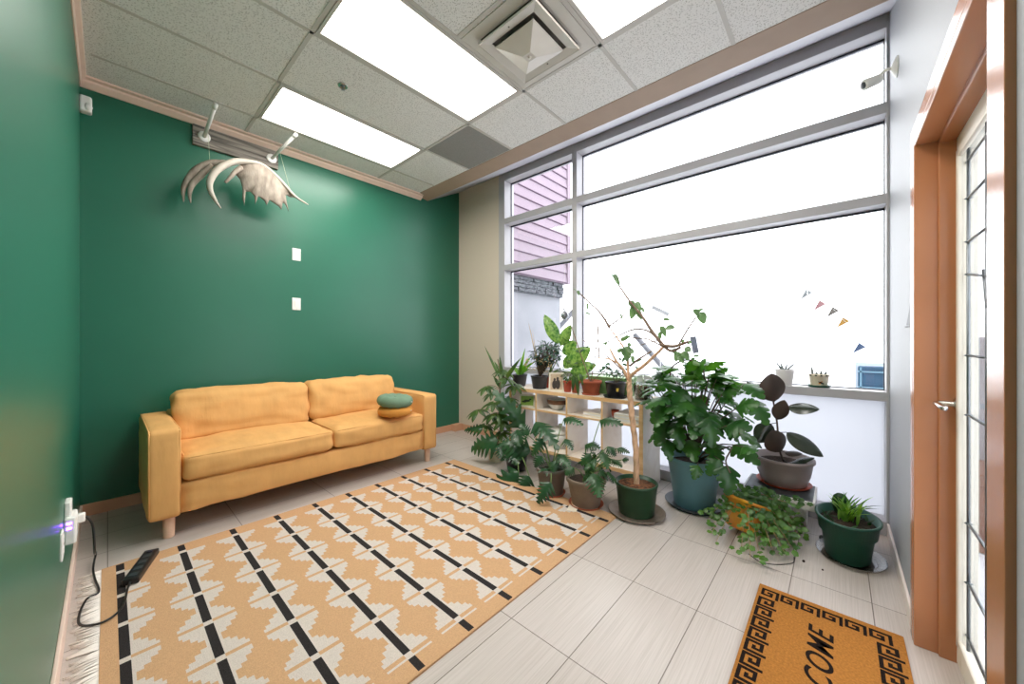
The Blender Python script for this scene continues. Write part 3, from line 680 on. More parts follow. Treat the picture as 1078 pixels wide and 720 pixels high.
# outline of the palm, thick plate
out = [(395, 455), (420, 430), (470, 410), (525, 425), (575, 460), (620, 500), (660, 540), (700, 580), (735, 600), (700, 602), (672, 590), (676, 620), (690, 678), (668, 640), (655, 632), (648, 672), (632, 655), (600, 635), (580, 622), (566, 650), (552, 625), (520, 600), (505, 645), (500, 600), (480, 575), (455, 575), (448, 650), (438, 610), (440, 570), (436, 540), (425, 505), (405, 480)]
pl = [AP(x, y) for x, y in out]
m = MB(); n = len(pl)
bmp = bmesh.new()
vv = [bmp.verts.new((p.x, p.z, 0)) for p in pl]; bmp.faces.new(vv); bmesh.ops.triangulate(bmp, faces=bmp.faces[:])
bmesh.ops.subdivide_edges(bmp, edges=bmp.edges[:], cuts=2, use_grid_fill=True)
bmp.verts.ensure_lookup_table()
cxp = sum(p.x for p in pl)/n; czp = sum(p.z for p in pl)/n
front = []; edge = set(v.index for v in bmp.verts if v.is_boundary); bmp.verts.index_update()
vs = []
for v in bmp.verts:
    x, z = v.co.x, v.co.y
    dish = 0.035*(((x-cxp)/0.2)**2)-0.02
    th = 0.003 if v.is_boundary else 0.009
    th *= 1+0.25*noise.noise(Vector((x*40, z*12, 0)))
    vs.append((x, AY+dish-th, z))
nb = len(vs)
for v in bmp.verts:
    x, z = v.co.x, v.co.y
    dish = 0.035*(((x-cxp)/0.2)**2)-0.02
    vs.append((x, AY+dish+(0.003 if v.is_boundary else 0.009), z))
fs = [tuple(v.index for v in f.verts) for f in bmp.faces]
fs2 = [tuple(i+nb for i in f[::-1]) for f in fs]
be = [(e.verts[0].index, e.verts[1].index) for e in bmp.edges if e.is_boundary]
bmp.free()
m.add(vs, fs+fs2+[(a, b_, b_+nb, a+nb) for a, b_ in be], 0, True); m.build('palm', M['antler'], t)
tine('beam', [(795, 645, -0.02), (720, 597, -0.01), (640, 510), (560, 440), (490, 415, -0.01), (400, 415, -0.02), (330, 435, -0.03)], [0.004, 0.012, 0.016, 0.018, 0.019, 0.020, 0.022], 'antler_white')
tine('tine', [(490, 415), (400, 410, -0.03), (310, 450, -0.06), (265, 510, -0.08), (262, 560, -0.08), (290, 620, -0.08), (322, 665, -0.08)], [0.018, 0.024, 0.026, 0.024, 0.020, 0.013, 0.003], 'antler_white')
tine('tine', [(350, 415), (270, 420, 0.01), (200, 450, 0.02), (150, 500, 0.02), (118, 560, 0.02), (120, 630, 0.02)], [0.016, 0.026, 0.028, 0.024, 0.017, 0.003])
tine('tine', [(270, 430, 0.0), (220, 480, 0.0), (170, 530, 0.0), (152, 580, 0.0), (158, 636, 0.0)], [0.018, 0.022, 0.02, 0.014, 0.003])
tine('tine', [(430, 445, -0.03), (400, 465, -0.05), (375, 495, -0.06), (345, 525, -0.06)], [0.02, 0.018, 0.014, 0.009])
for pa_, pb_ in ((Vector((pegs[0][0].x+0.008, 3.86, pegs[0][0].z+0.03)), AP(262, 425, 0.0)), (Vector((pegs[1][0].x+0.01, 3.80, pegs[1][0].z+0.05)), AP(700, 580))):
    lines = MB(); lines.tube([pa_, pb_], 0.0012, 5); lines.build('hanging_line', M['string'], t)

# =================================================================== SOFA
def rbox(lo, hi, r=0.04, n=14, puff=(0, 0, 0), wr=0.0, seed=0.0):
    lo = Vector(lo); hi = Vector(hi); c = (lo+hi)/2; h = (hi-lo)/2
    bm = bmesh.new(); bmesh.ops.create_cube(bm, size=2)
    bmesh.ops.subdivide_edges(bm, edges=bm.edges[:], cuts=n, use_grid_fill=True)
    for v in bm.verts:
        u = v.co.copy()
        # denser near edges
        u = Vector([math.copysign(abs(k)**0.7, k) for k in u])
        p = Vector((u.x*h.x, u.y*h.y, u.z*h.z))
        q = Vector([max(-h[i]+r, min(h[i]-r, p[i])) for i in range(3)])
        dlt = p-q
        if dlt.length > 1e-9: p = q+dlt.normalized()*min(r, max(abs(k) for k in dlt) if False else r)
        for i in range(3):
            j, k = (i+1) % 3, (i+2) % 3
            if abs(u[i]) > 0.98 and puff[i]:
                p[i] += math.copysign(puff[i]*(1-u[j]**2)*(1-u[k]**2), u[i])
        if wr:
            w = noise.noise(Vector((p.x*7+seed, p.y*9, p.z*16+seed)))*wr+noise.noise(Vector((p.x*22+seed, p.y*20, p.z*9)))*wr*0.5
            p += dlt.normalized()*w if dlt.length > 1e-9 else Vector((0, 0, 0))
        v.co = p+c
    return bm
t = thing('sofa', 'mustard yellow two-cushion fabric sofa on short wooden legs against the green wall', 'sofa', (1.22, 3.52, 0))
sx0_, sx1_, sf, sbk = 0.158, 2.285, 3.10, 3.955
ARM = 0.158
m = MB(); m.bmesh(rbox((sx0_+ARM-0.01, sf+0.015, 0.145), (sx1_-ARM+0.01, sbk, 0.345), 0.02, 16, (0, 0.012, 0), 0.014, 1), 0, True); m.build('base', M['sofa'], t)
for s, (xa_, xb2) in enumerate(((sx0_, sx0_+ARM), (sx1_-ARM, sx1_))):
    m = MB(); m.bmesh(rbox((xa_, sf, 0.14), (xb2, sbk, 0.70), 0.025, 12, (0.006, 0.004, 0.006), 0.004, s*5), 0, True); a = m.build('armrest', M['sofa'], t)
    pm = MB(); e = 0.018
    for xx in (xa_+e*0.5, xb2-e*0.5):
        pm.tube([(xx, sf+e*0.35, 0.16), (xx, sf+e*0.35, 0.685), (xx, sf+0.03, 0.695), (xx, sbk-0.03, 0.695)], 0.0045, 6)
    pm.build('piping', M['sofa'], a)
m = MB(); m.bmesh(rbox((sx0_+ARM-0.01, sbk-0.16, 0.30), (sx1_-ARM+0.01, sbk+0.005, 0.72), 0.03, 10, (0, 0, 0.005), 0.004, 9), 0, True); m.build('back_frame', M['sofa'], t)
xm_ = (sx0_+sx1_)/2+0.03
for k, (xa_, xb2) in enumerate(((sx0_+ARM+0.004, xm_-0.003), (xm_+0.003, sx1_-ARM-0.004))):
    m = MB(); m.bmesh(rbox((xa_, sf-0.012, 0.352), (xb2, sbk-0.20, 0.515), 0.04, 18, (0.0, 0.012, 0.03), 0.010, 20+k), 0, True); sc_ = m.build('seat_cushion', M['sofa'], t)
    pm = MB(); pts = [(xa_+0.012, sbk-0.24, 0.502), (xa_+0.012, sf+0.02, 0.502), (xa_+0.03, sf-0.002, 0.502), (xb2-0.03, sf-0.002, 0.502), (xb2-0.012, sf+0.02, 0.502), (xb2-0.012, sbk-0.24, 0.502)]
    pm.tube(pts, 0.005, 6); pm.build('piping', M['sofa'], sc_)
    m = MB(); bm = rbox((xa_+0.0, sbk-0.33, 0.50), (xb2, sbk-0.15, 0.865), 0.05, 18, (0.0, 0.035, 0.012), 0.016, 40+k)
    for v in bm.verts:                                       # lean back
        v.co.y += (v.co.z-0.50)*0.22-0.03
    m.bmesh(bm, 0, True); m.build('back_cushion', M['sofa'], t)
for lx in (0.262, 2.222):
    for ly in (3.18, 3.86):
        m = MB(); m.lathe([(0, 0), (0.026, 0), (0.028, 0.004), (0.031, 0.15), (0, 0.15)], (lx, ly, 0), 20); m.build('leg', M['sofa_leg'], t)
# round cushions
def pouf(label, c, r, h, m_, tilt=0.0):
    t = thing('round_cushion', label, 'cushion', tuple(c), 'round cushions stacked on the sofa')
    a = MB(); prof = [(0, -h*0.42)]
    for k in range(-8, 9):
        an = k/8*math.pi/2; prof.append((r*(0.72+0.28*math.cos(an)), h/2*math.sin(an)*(0.98)))
    prof.append((0, h*0.40))
    mt = Matrix.Rotation(tilt, 4, 'X') @ Matrix.Rotation(tilt*0.6, 4, 'Y')
    a.lathe(prof, (0, 0, 0), 48)
    vs = []
    for v in a.v:
        v = Vector(v); an = math.atan2(v.y, v.x); rad = math.hypot(v.x, v.y)/r
        v.z += 0.006*math.sin(an*11)*rad*(1-rad)*3; vs.append(tuple(mt @ v+Vector(c)))
    a.v = vs; a.build('cover', m_, t)
    b_ = MB(); b_.lathe([(0, 0.006), (0.014, 0.003), (0.014, -0.003), (0, -0.004)], tuple(mt @ Vector((0, 0, h*0.40))+Vector(c)), 14); b_.build('button', m_, t)
    p0 = mt @ Vector((0.55*r, -0.82*r, 0.0))+Vector(c)
    b_ = MB(); b_.box((-0.006, -0.028, -0.002), (0.006, 0.004, 0.002), 0.001, 0, Matrix.Translation(p0) @ Matrix.Rotation(R(-25), 4, 'Z') @ Matrix.Rotation(R(-20), 4, 'X')); o = b_.build('care_tag', M['white_plastic'], t); o['label'] = 'white care tag'
pc = PZ(416, 432, 0.585)
pouf('orange round cushion lying on the sofa seat under the green one', (pc.x, pc.y, 0.585), 0.160, 0.088, M['cush_orange'])
pouf('green round cushion on top of the orange one at the sofa armrest', (pc.x+0.0, pc.y, 0.680), 0.166, 0.095, M['cush_green'], R(4))

# =================================================================== RUG
CXR, CYR = 0.2506/24, 0.2687/26
rx0 = 0.046-6.5*CXR; rx1 = rx0+234*CXR; ry0 = 1.263-9.5*CYR; ry1 = ry0+176*CYR
t = thing('rug', 'tan flatwoven rug with cream stepped diamonds and dashed black stripes, fringed at left', 'rug', (1.2, 2.07, 0))
def rug_col(i, j):
    # cells of the weave: 24 to a stripe spacing, 26 to a dash
    k = max(0, min(9, round((i-6)/24))); dx = abs(i-6-24*k)
    g_ = max(0, min(6, round((j-9)/26))); dy = abs(j-9-26*g_)
    if dx <= 1:
        if dy <= 1: return 1
        if 1 <= j <= 174: return 2
    if not (8 <= j <= 9+26*6+1): return 0
    if i < 6 or i > 6+24*9: return 0
    if j-9-26*g_ in (0, 1): return 0
    return 1 if dx <= (9, 8, 6, 4, 2)[min(4, int((dy-1)/2.5))] else 0
nx, ny = 234, 176
m = MB(); zt = 0.009
vs = []; fs = []
for j in range(ny+1):
    for i in range(nx+1):
        x = rx0+(rx1-rx0)*i/nx; y = ry0+(ry1-ry0)*j/ny
        vs.append((x, y, zt+0.0012*noise.noise(Vector((x*6, y*6, 0)))))
base_i = len(vs)
m.v = vs
for j in range(ny):
    for i in range(nx):
        x = rx0+(rx1-rx0)*(i+0.5)/nx; y = ry0+(ry1-ry0)*(j+0.5)/ny
        a = j*(nx+1)+i; m.f.append((a, a+1, a+nx+2, a+nx+1)); m.mi.append(rug_col(i, j)); m.sm.append(False)
m.box((rx0, ry0, 0.0), (rx1, ry1, zt-0.0018))
m.build('woven_field', [M['rug_tan'], M['rug_white'], M['rug_black']], t)
fm = MB(); random.seed(11)
y = ry0+0.01
while y < ry1-0.005:
    l = random.uniform(0.055, 0.09); a = random.uniform(-0.35, 0.35)
    for q in range(3):
        yy = y+q*0.003
        fm.tube([(rx0+0.004, yy, 0.006), (rx0-l*0.4, yy+a*l*0.3+random.uniform(-.004, .004), 0.005), (rx0-l, yy+a*l+random.uniform(-.008, .008), 0.003)], [0.0022, 0.0022, 0.0014], 4)
    y += 0.0125
o = fm.build('fringe', mat('cream_fringe_wool', rgb(242, 234, 226), 0.9, var=0.03), t); o['kind'] = 'stuff'; o['label'] = 'cream wool fringe'

# power strip and cord
p0, p1 = PZ(137, 612, 0.03), PZ(160, 580, 0.03); mid = (p0+p1)/2; ang = math.atan2(p1.y-p0.y, p1.x-p0.x); ln = (p1-p0).length
zr = zt+0.0016
t = thing('power_strip', 'black power strip lying on the rug corner near the left wall', 'power strip', (mid.x, mid.y, zr))
mt = Matrix.Translation((mid.x, mid.y, zr)) @ Matrix.Rotation(ang, 4, 'Z')
m = MB(); m.box((-ln/2, -0.032, 0), (ln/2, 0.032, 0.032), 0.006, 0, mt); m.build('body', M['black'], t)
m = MB()
for k in range(4): m.box((-ln*0.42+k*0.062, -0.017, 0.0315), (-ln*0.42+k*0.062+0.036, 0.017, 0.0335), 0.002, 0, mt)
m.build('socket', M['saucer_dark'], t)
m = MB(); m.box((ln*0.36, -0.012, 0.031), (ln*0.43, 0.012, 0.037), 0.002, 0, mt); m.build('switch', M['gasket'], t)
e = mt @ Vector((-ln/2, 0, 0.016))
c = [e, e-Vector((0.01, 0.06, -0.0)), PZ(128, 640, zr+0.008), PZ(108, 655, zr+0.008), PZ(85, 658, 0.007), PZ(84, 645, 0.007), PZ(92, 630, 0.007), PZ(104, 623, 0.012), PZ(100, 610, 0.016), PZ(98, 598, 0.03), PZ(101, 582, 0.06)]
ce = Vector((XL+0.064, 2.657, 0.42))
c += [Vector((XL+0.09, 2.70, 0.22)), Vector((XL+0.085, 2.672, 0.36)), ce]
m = MB(); m.tube(smooth_pts(c, 6), 0.0048, 8); m.build('cord', M['black'], t)
# little white card by the rug edge
p = PZ(603, 535, zr)
m = MB(); m.box((-0.05, -0.035, 0), (0.05, 0.035, 0.002), 0, 0, Matrix.Translation((p.x, p.y, zr)) @ Matrix.Rotation(R(20), 4, 'Z'))
o = m.build('paper_card', M['photo_frame'], None, (p.x, p.y, zr)); tag(o, 'small white paper card lying on the rug edge beside the brown clay pot', 'card')

# =================================================================== DOORMAT
mx1, my0, my1 = 2.228, -0.206, 0.296; mx0 = mx1-1.03
t = thing('doormat', 'brown coir doormat with black key border and black lettering by the door', 'doormat', ((mx0+mx1)/2, 0.045, 0))
m = MB(); m.box((mx0, my0, 0), (mx1, my1, 0.016), 0.004); m.build('coir_pad', M['coir'], t)
KEY = ["1111101", "1000101", "1010101", "1011101", "1000001", "1111111"]
KEY = ["111111", "100001", "101101", "100101", "111101", "000001"]
km = MB()
def key_run(ox, oy, ux, uy, vx, vy, n, cs):
    for q in range(n):
        for r_, row in enumerate(KEY):
            for c_, ch in enumerate(row):
                if ch == '1':
                    a = (q*6.6+c_)*cs; b_ = r_*cs
                    xs = sorted((ox+ux*a+vx*b_, ox+ux*(a+cs*1.02)+vx*(b_+cs*1.02))); ys = sorted((oy+uy*a+vy*b_, oy+uy*(a+cs*1.02)+vy*(b_+cs*1.02)))
                    km.box((xs[0], ys[0], 0.0155), (xs[1], ys[1], 0.0172))
cs = 0.0125
key_run(mx1-0.035, my1-0.016, 0, -1, -1, 0, 6, 0.0115)                 # far (window-side) end
key_run(mx1-0.115, my1-0.012, -1, 0, 0, -1, 12, cs)
key_run(mx1-0.115, my0+0.012+6*cs, -1, 0, 0, -1, 12, cs)
km.build('key_border', M['coir_black'], t)
cu = bpy.data.curves.new('welcome_lettering', 'FONT'); cu.body = 'WELCOME'; cu.size = 0.116; cu.align_x = 'RIGHT'; cu.align_y = 'CENTER'; cu.shear = 0.35; cu.extrude = 0.0008; cu.offset = 0.0013; cu.space_character = 1.12
to = bpy.data.objects.new('tmp_text', cu); COL.objects.link(to)
dg = bpy.context.evaluated_depsgraph_get(); me = bpy.data.meshes.new_from_object(to.evaluated_get(dg)); bpy.data.objects.remove(to)
o = bpy.data.objects.new('lettering', me); COL.objects.link(o); o.parent = t; me.materials.clear(); me.materials.append(M['coir_black'])
o.location = Vector((2.03, 0.048, 0.0165))-WL[t]; o.scale = (1.0, 1.0, 1)

# =================================================================== SHELF UNIT
SX0, SX1 = 2.90, 3.28
SY0, SY1 = 1.175, 2.645; SZ = 0.752
t = thing('shelf_unit', 'low birch cube shelf of eight open compartments under the left of the window', 'shelf', ((SX0+SX1)/2, (SY0+SY1)/2, 0))
def board(name, lo, hi):
    m = MB(); m.box(lo, hi, 0.001); o = m.build(name, M['birch_lit'], t)
    return o
def edge(par, lo, hi):
    m = MB(); m.box(lo, hi, 0.0008); m.build('edge_band', M['birch'], par)
T1, T2 = 0.034, 0.018
zb = 0.132
tp = board('top_panel', (SX0+0.003, SY0, SZ-T1), (SX1, SY1, SZ)); edge(tp, (SX0, SY0, SZ-T1), (SX0+0.0032, SY1, SZ))
bp = board('bottom_panel', (SX0+0.003, SY0+T1, zb), (SX1, SY1-T1, zb+T1)); edge(bp, (SX0, SY0+T1, zb), (SX0+0.0032, SY1-T1, zb+T1))
for yy in (SY0, SY1-T1):
    o = board('side_panel', (SX0+0.003, yy, 0), (SX1, yy+T1, SZ-T1)); edge(o, (SX0, yy, 0), (SX0+0.0032, yy+T1, SZ-T1))
zm = 0.548
o = board('middle_shelf', (SX0+0.003, SY0+T1, zm-T2/2), (SX1, SY1-T1, zm+T2/2)); edge(o, (SX0, SY0+T1, zm-T2/2), (SX0+0.0032, SY1-T1, zm+T2/2))
DIV = [SY0+(SY1-SY0)*k/4 for k in (1, 2, 3)]
for yy in DIV:
    for (za, zb2) in ((zb+T1, zm-T2/2), (zm+T2/2, SZ-T1)):
        o = board('divider', (SX0+0.003, yy-T2/2, za), (SX1, yy+T2/2, zb2)); edge(o, (SX0, yy-T2/2, za), (SX0+0.0032, yy+T2/2, zb2))
ZM = zm+T2/2
# things in the cubbies
def pic_frame(label, x, y, z, w, h, lean, rot, kind, group=None):
    t = thing('photo_frame', label, 'photo frame', (x, y, z), group)
    mt = Matrix.Translation((x, y, z)) @ Matrix.Rotation(rot, 4, 'Z') @ Matrix.Rotation(lean, 4, 'Y')
    fwid = 0.016; m = MB()
    m.box((0, -w/2, 0), (0.014, -w/2+fwid, h), 0.002, 0, mt); m.box((0, w/2-fwid, 0), (0.014, w/2, h), 0.002, 0, mt)
    m.box((0, -w/2+fwid, 0), (0.0138, w/2-fwid, fwid), 0.002, 0, mt); m.box((0, -w/2+fwid, h-fwid), (0.0138, w/2-fwid, h), 0.002, 0, mt); m.build('frame', M['photo_frame'], t)
    m = MB(); m.box((0.004, -w/2+fwid*0.9, fwid*0.9), (0.010, w/2-fwid*0.9, h-fwid*0.9), 0, 0, mt); pic = m.build('picture', kind[0], t)
    m = MB()
    for (yy, zz, rw, rh) in kind[1]:
        pts = []
        for k in range(14):
            an = 2*math.pi*k/14; pts.append(mt @ Vector((0.0032, yy*w+rw*w*math.cos(an), zz*h+rh*h*math.sin(an))))
        pts2 = [p+(mt.to_3x3() @ Vector((0.001, 0, 0))) for p in pts]
        m.add(pts+pts2, [tuple(range(14)), tuple(range(14, 28))[::-1]]+[(k, (k+1) % 14, 14+(k+1) % 14, 14+k) for k in range(14)])
    m.build('subject', kind[2], pic)
    m = MB(); m.box((0.013, -0.02, 0.004), (0.016, 0.02, h*0.7), 0, 0, mt @ Matrix.Translation((0.0, 0, 0)) @ Matrix.Rotation(R(-0), 4, 'Y')); m.build('easel_back', M['saucer_dark'], t)
M['pic_sepia'] = mat('sepia_print', rgb(196, 172, 146), 0.35, var=0.15, vscale=30)
M['pic_fig'] = mat('dark_figures_print', rgb(66, 54, 52), 0.35, var=0.3, vscale=40)
M['pic_green'] = mat('green_meadow_print', rgb(132, 164, 78), 0.3, var=0.15, vscale=25)
M['pic_bird'] = mat('dark_animal_print', rgb(40, 48, 36), 0.3, var=0.2)
M['paper'] = mat('white_paper', rgb(224, 222, 220), 0.7, var=0.02)
M['brownish'] = mat('brown_hide', rgb(120, 82, 60), 0.6, var=0.2, vscale=20)
pp = PX(585, 410, 2.96)
pic_frame('ivory framed photo of two people standing on the shelf top between pots', 2.95, PX(585.5, 400, 2.95).y, SZ, 0.150, 0.185, R(12), R(30), (M['pic_sepia'], [(-0.10, 0.38, 0.16, 0.26), (0.13, 0.36, 0.15, 0.24), (-0.08, 0.68, 0.08, 0.09), (0.12, 0.63, 0.075, 0.085)], M['pic_fig']))
pic_frame('green framed picture of a dark bird leaning in the upper compartment', 2.935, 2.425, ZM, 0.17, 0.128, R(6), R(24), (M['pic_green'], [(0.0, 0.5, 0.20, 0.10), (0.18, 0.42, 0.16, 0.08), (-0.2, 0.62, 0.08, 0.06)], M['pic_bird']))
# cow-print mug-like dish in second compartment
def bowl(label, name, cat, c, r, h, m_, m2=None, group=None):
    t = thing(name, label, cat, c, group)
    a = MB(); a.lathe([(0, 0), (r*0.5, 0), (r*0.9, h*0.5), (r, h), (r-0.006, h), (r*0.85, h*0.52), (r*0.45, 0.01), (0, 0.01)], c, 32); a.build('body', m_, t)
    if m2:
        a = MB(); a.lathe([(r*0.93, h*0.62), (r*1.005, h*0.97), (r*1.008, h*0.8), (r*0.95, h*0.55)], c, 32, caps=False); a.build('painted_band', m2, t)
    return t
yq = PX(582, 430, 3.0).y
bowl('brown and white bowl in the upper shelf compartment beside the green picture', 'bowl', 'bowl', (3.05, yq-0.02, ZM), 0.105, 0.105, M['paper'], M['brownish'])
# paper stacks
def paper_stack(label, x, y, z, w, d_, n, sag=0.0):
    t = thing('paper_stack', label, 'papers', (x, y, z), 'paper stacks in the shelf compartments')
    random.seed(int(y*100))
    for k in range(n):
        m = MB(); a = random.uniform(-0.08, 0.08); h = 0.009
        m.box((-d_/2, -w/2, 0), (d_/2, w/2, h*0.9), 0.002, 0, Matrix.Translation((x, y, z+k*h)) @ Matrix.Rotation(a, 4, 'Z')); m.build('sheaf', M['paper'] if k % 3 else M['photo_frame'], t)
paper_stack('low stack of white papers in the third upper compartment', 3.08, 1.66, ZM, 0.20, 0.26, 4)
paper_stack('thicker stack of papers and folders in the upper compartment nearest the leg', 3.06, 1.33, ZM, 0.22, 0.28, 8)
bowl('small terracotta dish in the upper compartment at the divider', 'small_pot', 'pot', (3.02, 1.475, ZM), 0.035, 0.08, M['red_pot'])
t = thing('lidded_bowl', 'rounded white lidded bowl in the lower compartment behind the grey pot plant', 'bowl', (3.08, PX(588, 450, 3.05).y, zb+T1))
m = MB(); cc = (3.08, PX(588, 450, 3.05).y, zb+T1); m.lathe([(0, 0), (0.07, 0), (0.11, 0.08), (0.112, 0.15), (0, 0.15)], cc, 32); m.build('body', M['paper'], t)
m = MB(); m.lathe([(0.115, 0.15), (0.115, 0.162), (0.08, 0.20), (0.02, 0.22), (0.015, 0.24), (0, 0.243)], cc, 32); m.build('lid', M['white_plastic'], t)

# =================================================================== PLANTS ON THE SHELF TOP
def stem(mb, a, b_, r0=0.004, r1=0.002, sag=0.15, n=5):
    a = Vector(a); b_ = Vector(b_); mid = (a+b_)/2+Vector((0, 0, sag*(b_-a).length)); mb.tube(smooth_pts([a, mid, b_], n), [r0, r1], 6)
def bush(foliage, stems, root, centre, ext, n, L, Wd, wf, out=0.6, droop=0.5, seg=8, sweep=0.0, tipdown=0.35, keep=None):
    c = Vector(centre)
    for _ in range(n):
        d = Vector((random.gauss(0, 1), random.gauss(0, 1), random.gauss(0, 1))).normalized()
        rr = random.uniform(0.45, 1.0)**0.5
        p = c+Vector((d.x*ext[0], d.y*ext[1], d.z*ext[2]))*rr
        if keep and not keep(p): continue
        od = Vector((d.x, d.y, d.z*0.3+0.05)).normalized()
        ld = (od*out+Vector((random.uniform(-.5, .5), random.uniform(-.5, .5), random.uniform(-.3, .3)-tipdown))).normalized()
        l = L*random.uniform(0.7, 1.15)
        nn = (od*0.6+Vector((0, 0, 0.7))).normalized()
        leaf(foliage, p, p+ld*l, Wd*l/L, wf, nn, droop, 0.25, seg, 0, sweep, 0.15)
        if stems is not None and random.random() < 0.6: stem(stems, root, p, 0.003, 0.0018, 0.08, 3)
zs = SZ
random.seed(21)
# 1 dark pot at far left with aloe-like / dieffenbachia leaves
c = Vector((3.04, PX(547, 396, 3.04).y, zs))
t = thing('potted_plant', 'black pot with bright pointed leaves at the far left end of the shelf top', 'potted plant', tuple(c), 'potted plants on the shelf top')
s = make_pot(t, c, 0.066, 0.086, 0.13, M['black_pot'], 0.003, 0.018)
f = MB(); st_ = MB()
for (px, py, w) in ((566, 379, .05), (553, 366, .035), (540, 384, .045), (558, 388, .04), (549, 380, .04), (560, 374, .04)):
    leaf(f, s, PX(px, py, 3.02+random.uniform(-.05, .05)), w, W_lance, (-0.6, -0.5, 0.6), 0.35, 0.3, 10)
f.build('foliage', M['lf_bright'], t)
# 2 second black pot with jade plant
c = Vector((3.02, PX(568, 398, 3.02).y, zs))
t = thing('potted_plant', 'black pot of dark glossy jade leaves, left of the ivory framed photo', 'potted plant', tuple(c), 'potted plants on the shelf top')
s = make_pot(t, c, 0.072, 0.092, 0.135, M['black_pot'], 0.003, 0.018)
f = MB(); st_ = MB()
bush(f, st_, s, PX(575, 372, 3.05), (0.12, 0.17, 0.12), 210, 0.06, 0.034, W_ellipse, 0.6, 0.3, 4)
f.build('foliage', M['lf_jade'], t); st_.build('stems', M['stem_dark'], t)
f = MB()
for k in range(40):
    q = PX(random.uniform(552, 580), random.uniform(375, 392), 2.96); leaf(f, q, q+rdir(0.2)*0.05, 0.012, W_lance, (-0.5, -.5, .6), 0.3, 0.2, 5)
leaf(f, s, PX(556, 338, 3.05), 0.012, W_strap, (-0.6, -0.5, 0.6), 0.2, 0.3, 8); leaf(f, s, PX(560, 345, 3.05), 0.008, W_strap, (-0.6, -0.5, 0.6), 0.2, 0.3, 8)
f.build('dry_sprigs', M['lf_dry'], t)
# 3 red pot behind with dumb cane (big variegated leaves)
c = Vector((3.15, PX(577, 394, 3.15).y, zs))
t = thing('potted_plant', 'red-brown pot with tall pale speckled dumb cane leaves behind the framed photo', 'potted plant', tuple(c), 'potted plants on the shelf top')
s = make_pot(t, c, 0.06, 0.08, 0.125, M['red_pot'], 0.004, 0.02)
stb = MB()
for (bx, by, px, py, w, dx) in ((588, 362, 573, 331, .115, .0), (590, 364, 601, 342, .10, -.04), (592, 372, 607, 360, .13, .02), (596, 385, 622, 366, .15, -.05), (600, 392, 628, 384, .12, -.03), (594, 388, 604, 372, .10, .0), (598, 400, 620, 396, .08, -.05)):
    ba = PX(bx, by, 3.12+dx); f = MB(); leaf(f, ba, PX(px, py, 3.10+dx), w*1.15, W_ellipse, (-0.75, -0.5, 0.35), 0.35, 0.35, 14, 0, 0, 0.1); f.build('leaf', M['lf_dieff'], t)
    stem(stb, s, ba, 0.008, 0.004, 0.05)
stb.build('stems', M['stem_green'], t)
# 4 small red pots
for k, (px, lab) in enumerate(((597.5, 'narrow red clay pot on the shelf top just right of the framed photo'), (606, 'small red clay pot with a hanging leaf, left of the big terracotta pot'))):
    c = Vector((3.0, PX(px, 405, 3.0).y, zs))
    t = thing('potted_plant', lab, 'potted plant', tuple(c), 'potted plants on the shelf top')
    s = make_pot(t, c, 0.034, 0.044, 0.11, M['red_pot'] if k == 0 else M['terracotta'], 0.003, 0.02)
    f = MB(); st_ = MB()
    if k == 0: bush(f, st_, s, Vector(s)+Vector((0, 0, 0.06)), (0.05, 0.05, 0.06), 30, 0.05, 0.022, W_ovate, 0.6, 0.3, 5)
    else:
        for (px2, py2, px3, py3) in ((607, 404, 609, 417), (604, 402, 603, 412), (611, 400, 614, 406), (600, 388, 596, 380), (608, 388, 612, 381)):
            q = PX(px2, py2-6, 2.91); leaf(f, q, PX(px3, py3, 2.90), 0.045, W_ovate, (-0.75, -0.5, 0.3), 0.3, 0.25, 8); stem(st_, s, q, 0.002, 0.0015, 0.25)
    f.build('foliage', M['lf_dark'] if k == 0 else M['lf_sche'], t); st_.build('stems', M['stem_green'], t)
# 5 terracotta pot with branchy plant
c = Vector((3.0, PX(622, 409, 3.0).y, zs))
t = thing('potted_plant', 'round terracotta pot with thin bare branches at the middle of the shelf top', 'potted plant', tuple(c), 'potted plants on the shelf top')
a = MB(); s = make_pot(t, c+Vector((0, 0, 0.014)), 0.072, 0.095, 0.118, M['terracotta'], 0.006, 0.028, soil='soil')
a.lathe([(0, 0), (0.078, 0), (0.084, 0.014), (0.074, 0.014), (0, 0.0135)], c, 32); a.build('attached_saucer', M['terracotta'], t)
br_ = MB(); f = MB()
def branch(mb, pts, X, r0, r1):
    q = [PX(p[0], p[1], X+(p[2] if len(p) > 2 else 0)) for p in pts]; mb.tube(smooth_pts(q, 5), [r0, r1], 7); return q
br_.tube(smooth_pts([s, PX(612, 375, 3.0), PX(602, 345, 3.02), PX(597, 335, 3.02)], 5), [0.006, 0.003], 7)
br_.tube(smooth_pts([s, PX(626, 378, 3.0), PX(630, 352, 3.0), PX(629, 340, 3.0)], 5), [0.004, 0.002], 6)
br_.tube(smooth_pts([s, PX(634, 392, 2.98), PX(645, 384, 2.95)], 5), [0.004, 0.002], 6)
for (px, py) in ((618, 390), (632, 388), (612, 382), (622, 380), (606, 370), (640, 384), (630, 376), (616, 366)):
    for q in range(2):
        b0 = PX(px+random.uniform(-3, 3), py+random.uniform(-3, 3), 3.0); leaf(f, b0, b0+rdir(-0.2)*0.05, 0.028, W_ovate, (-0.6, -0.5, 0.5), 0.3, 0.2, 6)
br_.build('branches', M['twig'], t); f.build('foliage', M['lf_dark'], t)
